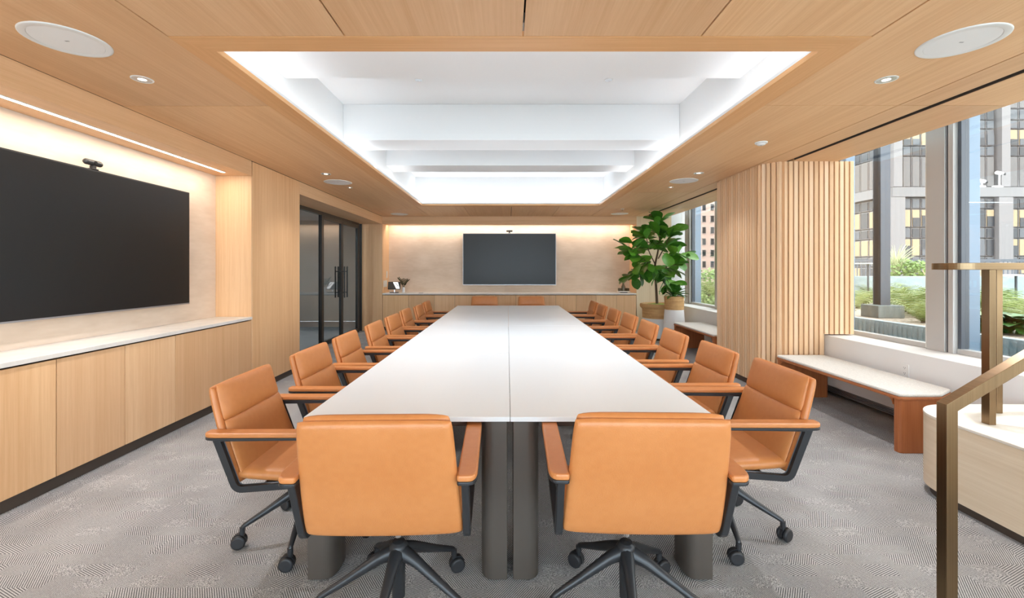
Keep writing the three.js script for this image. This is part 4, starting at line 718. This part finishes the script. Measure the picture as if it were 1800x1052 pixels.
  for (const [p, d, s] of [[1520, 8.4, 1], [1536, 8.9, 1.1], [1508, 7.6, 0.8], [1572, 8.0, 1.05], [1590, 7.3, 1.1], [1600, 6.6, 1.0], [1615, 6.1, 0.95], [1625, 5.5, 0.75], [1606, 7.9, 1.2], [1630, 7.0, 1.2], [1565, 9.0, 1.0], [1640, 6.4, 1], [1590, 8.8, 1.1], [1705, 5.6, 1.05], [1722, 6.2, 1.1], [1735, 5.1, 0.9], [1760, 5.6, 1.1], [1775, 6.3, 1.2], [1790, 5.0, 1.0], [1750, 6.9, 1.2], [1800, 5.9, 1.1], [1715, 7.2, 1.2], [1820, 5.3, 1], [1690, 6.6, 1.1], [1660, 7.4, 1.1], [1240, 11.0, 1.1], [1252, 10.6, 1.2]]) { const X = px(p, d); fern(Math.min(8.4, Math.max(4.95, X)), d, s, p); }
  // broad leaved plants by the second window
  const hl = [leafGeo(0.24, 0.15, 0.2, 0.3, 1.0), leafGeo(0.2, 0.13, 0.2, 0.45, 1.0)], hm = [leafMat(0.06, 0.17, 0.05), leafMat(0.10, 0.24, 0.07), leafMat(0.45, 0.52, 0.36)];
  for (const [p, d, mi, lab] of [[1772, 4.62, 0, 'dark broad leaved plant under the ferns in the terrace planter'], [1796, 4.5, 1, 'broad leaved plant at the planter edge beyond the bronze rail'], [1716, 4.75, 2, 'pale variegated plant at the planter edge beside the window mullion']]) { const o = thing('leafy_plant', lab, 'plant', [Math.max(4.82, px(p, d)), 0.735, -d]); for (let i = 0; i < 20; i++) { const a = i * 2.4, e = 0.2 + 0.7 * i / 20, m = mesh('leaf', hl[i % 2], hm[(mi === 2 && i % 2) ? 0 : mi], o); aimLeaf(m, V3(Math.cos(a) * 0.06, 0.05 + 0.1 * e, Math.sin(a) * 0.06), V3(Math.cos(a), e * 0.8, Math.sin(a)), rr(-0.4, 0.4)); m.scale.setScalar(rr(0.8, 1.15)); } mesh('stem_clump', cyl(0.02, 0.05, 0.12, 0, 0.06, 0, 8), figMats[2], o); }
  // feather grass and clipped shrubs
  const blades = (() => { const ps = []; for (let i = 0; i < 60; i++) { const a = i * 2.4, r = 0.1 + 0.35 * hash(i, 1, 9), h = 0.45 + 0.35 * hash(i, 2, 9); ps.push(tube([[0, 0, 0], [Math.cos(a) * r * 0.4, h * 0.7, Math.sin(a) * r * 0.4], [Math.cos(a) * r, h, Math.sin(a) * r]], [0.008, 0.006, 0.003], 4, 2)); } return merge(ps); })();
  { const d = 10.6, o = thing('feather_grass', 'pale feathery grass tuft behind the planter wall', 'grass', [px(1575, d), 1.2, -d]); mesh('blades', blades, phys({ color: lin(0.62, 0.66, 0.42), roughness: 0.9, transmission: 0.2, thickness: 0 }), o); }
  const bush = (r, n, s) => { const ps = []; const lf = new THREE.CircleGeometry(0.035, 5); for (let i = 0; i < n; i++) { const z = 1 - 2 * (i + 0.5) / n, a = i * 2.399, q = Math.sqrt(1 - z * z), rad = r * (0.72 + 0.32 * hash(i, s, 8)); ps.push(lf.clone().rotateX(hash(i, s, 1) * 6).rotateY(hash(i, s, 2) * 6).translate(Math.cos(a) * q * rad, z * rad * 0.85, Math.sin(a) * q * rad)); } return merge(ps); };
  const bg = [bush(0.55, 900, 1), bush(0.4, 600, 2)], bm = [lin(0.24, 0.36, 0.12), lin(0.38, 0.48, 0.2)].map((c) => phys({ color: c, roughness: 0.8, side: THREE.DoubleSide, transmission: 0.25, thickness: 0 }));
  for (const [p, d, y, i, lab] of [[1246, 13.2, 0.95, 0, 'round green shrub below the pink building'], [1236, 12.4, 0.62, 1, 'smaller light green shrub in front of the round one'], [1256, 12.2, 0.55, 1, 'light green shrub beside the far window mullion'], [1205, 13.6, 0.8, 0, 'green shrub seen behind the fig tree'], [1580, 10.7, 1.32, 1, 'low shrub beside the feather grass'], [1607, 10.6, 1.26, 1, 'low shrub between feather grass and window mullion']]) { const o = thing('shrub', lab, 'shrub', [px(p, d), y, -d]); mesh('foliage', bg[i], bm[(i + (p > 1500 ? 1 : 0)) % 2], o); mesh('stem', cyl(0.02, 0.03, 0.9, 0, -0.5, 0, 8), M.bark, o); }
  // terrace railing
  const rl = thing('terrace_railing', 'dark terrace railing with thin upright bars behind the planting', 'railing'); const rd = 13.5;
  mesh('top_rail', bx(8.5, 18, 1.62, 1.70, rd, rd + 0.06), M.mullionDark, rl); mesh('bottom_rail', bx(8.5, 18, 0.35, 0.39, rd, rd + 0.04), M.mullionDark, rl);
  for (let x = 8.6; x < 18; x += 0.13) mesh('baluster', bx(x, x + 0.018, 0.39, 1.62, rd + 0.01, rd + 0.03), M.mullionDark, rl);
  for (const [p, d, lab] of [[1526, 9.0, 'small round terrace table on one leg behind the steel post'], [1786, 7.4, 'small round terrace table above the ferns']]) { const y = py(p < 1600 ? 463.5 : 484, d), o = thing('terrace_table', lab, 'table', [px(p, d), 0.3, -d]); mesh('table_top', cyl(0.24, 0.24, 0.02, 0, y - 0.3, 0, 28), M.whiteMetal, o); mesh('leg', cyl(0.018, 0.018, y - 0.3, 0, (y - 0.3) / 2, 0, 10), M.mullionDark, o); mesh('foot', cyl(0.14, 0.14, 0.012, 0, 0.006, 0, 20), M.mullionDark, o); }

  // office block across the street
  const D = 50, X = (p) => px(p, D), Y = (p) => py(p, D), b = thing('office_building', 'grey office block with vertical piers and rows of reflective windows and cream blinds', 'building');
  const pier = std({ color: lin(0.21, 0.20, 0.205), roughness: 0.6 }), panelM = std({ color: lin(0.145, 0.138, 0.138), roughness: 0.7 }), band = std({ color: lin(0.19, 0.185, 0.19), roughness: 0.6 }), darkG = std({ color: lin(0.035, 0.038, 0.045), roughness: 0.35 }), midG = std({ color: lin(0.085, 0.092, 0.105), roughness: 0.35 }), cream = std({ color: lin(0.38, 0.29, 0.18), roughness: 0.7 }), mul = std({ color: lin(0.27, 0.26, 0.265), roughness: 0.5 });
  const sx = X(1572);                                   // corner of the block
  mesh('core', bx(sx + 0.5, 110, -30, 34, D + 0.6, D + 40), panelM, b);
  const rows = [[140, 190, 'p'], [190, 210, 'g'], [210, 226, 'm'], [226, 256, 'c'], [256, 274, 'g'], [274, 329, 'p'], [348, 367, 'g'], [367, 400, 'c'], [400, 419, 'g'], [419, 451, 'c'], [451, 470, 'g'], [470, 500, 'c'], [500, 520, 'g']];
  const piers = [1576, 1765, 1954];
  mesh('ledge', bx(sx - 0.4, 110, Y(346.5), Y(330), D - 0.3, D + 0.6), band, b);
  for (const p of piers) { mesh('pier', bx(X(p - 8), X(p + 7), Y(329), Y(60), D - 0.25, D + 0.6), pier, b); mesh('pier', bx(X(p - 13), X(p + 12), Y(620), Y(347), D - 0.25, D + 0.6), pier, b); }
  const faceMat = (t, i, j) => t === 'p' ? panelM : t === 'm' ? midG : t === 'g' ? (hash(i, j, 6) < 0.3 ? midG : darkG) : (hash(i, j, 7) < 0.62 ? cream : hash(i, j, 8) < 0.5 ? midG : darkG);
  for (let q = 0; q < piers.length - 1; q++) { const low = 12, n = 10;
    rows.forEach(([a, c, t], j) => { for (let i = 0; i < n; i++) { const p0 = piers[q] + low + (189 - 25) / n * i, p1 = p0 + 16.4; if (p0 > 1850) continue; const w = mesh(t === 'p' ? 'wall_panel' : 'window', bx(X(p0) + 0.09, X(p1) - 0.09, Y(c) + 0.08, Y(a) - 0.08, D + 0.25, D + 0.6), mul, b); mesh(t === 'p' ? 'ribbed_sheet' : 'pane', bx(X(p0) + 0.14, X(p1) - 0.14, Y(c) + 0.12, Y(a) - 0.12, D + 0.16, D + 0.26), faceMat(t, i + q * 10, j), w); if (t === 'c' && hash(i, j, 9) < 0.5) mesh('open_pane', bx(X(p0) + 0.14, X(p1) - 0.14, Y(c) + 0.12, Y(c) + 0.12 + (Y(a) - Y(c)) * (0.3 + 0.3 * hash(i, j, 10)), D + 0.12, D + 0.17), hash(i, j, 11) < 0.5 ? midG : darkG, w); } }); }
  // its flank to the left of the corner
  const flank = X(1556);
  mesh('flank_core', bx(flank + 0.6, sx + 1, -30, 34, D + 1, D + 40), panelM, b);
  mesh('ledge', bx(flank - 0.3, flank + 0.6, Y(346.5), Y(330), D + 1, D + 14), band, b);
  for (const [d0, d1] of [[D + 0.6, D + 1.3], [D + 5.2, D + 6]]) mesh('pier', bx(flank - 0.2, flank + 0.6, -30, 34, d0, d1), pier, b);
  rows.forEach(([a, c, t], j) => { for (let i = 0; i < 6; i++) { const d0 = D + 1.4 + i * 1.25 + (i > 2 ? 0.8 : 0); const w = mesh(t === 'p' ? 'wall_panel' : 'window', bx(flank + 0.3, flank + 0.6, Y(c) + 0.08, Y(a) - 0.08, d0, d0 + 1.1), mul, b); mesh(t === 'p' ? 'ribbed_sheet' : 'pane', bx(flank + 0.22, flank + 0.31, Y(c) + 0.14, Y(a) - 0.14, d0 + 0.06, d0 + 1.04), faceMat(t, i + 31, j), w); } });
  // security cameras on the ledge
  for (const [p, y, lab] of [[1755, 305, 'white security camera with a dark lens above the office ledge'], [1724, 319, 'white security camera on a long arm on the office ledge']]) { const o = thing('security_camera', lab, 'camera', [X(p), Y(330), -(D - 0.1)]); mesh('bracket', cb(0.12, Y(y) - Y(330), 0.12, 0, (Y(y) - Y(330)) / 2, 0), M.whiteMetal, o); mesh('camera_body', new THREE.CapsuleGeometry(0.2, 0.55, 6, 16).rotateZ(Math.PI / 2 - 0.15).translate(0, Y(y) - Y(330), 0), M.white, o); mesh('lens', new THREE.SphereGeometry(0.15, 12, 10).translate(0.42, Y(y) - Y(330) - 0.12, 0.1), M.black, o); mesh('base', cb(1.1, 0.2, 0.3, -0.2, 0.1, 0, 0.05), M.whiteMetal, o); }
  // pink brick block far down the street
  const E = 110, pb = thing('brick_building', 'pink brick building with small dark windows far down the street', 'building'); const ex = (p) => px(p, E), ey = (p) => py(p, E);
  mesh('wall', bx(ex(1170), ex(1290), -30, 40, E, E + 20), M.terracotta, pb);
  for (const c of [1182, 1196, 1209, 1223, 1237, 1251.5, 1266]) for (const r of [344, 364.5, 385, 405, 425, 445, 465, 485]) { const w = mesh('window', bx(ex(c - 3.4), ex(c + 3.4), ey(r + 6), ey(r - 6), E - 0.15, E + 0.1), std({ color: lin(0.5, 0.46, 0.44), roughness: 0.7 }), pb); mesh('pane', bx(ex(c - 2.6), ex(c + 2.6), ey(r + 5.2), ey(r - 5.2), E - 0.25, E - 0.14), (c + r) % 3 < 1 ? midG : darkG, w); }
}

renderer.render(scene, camera);
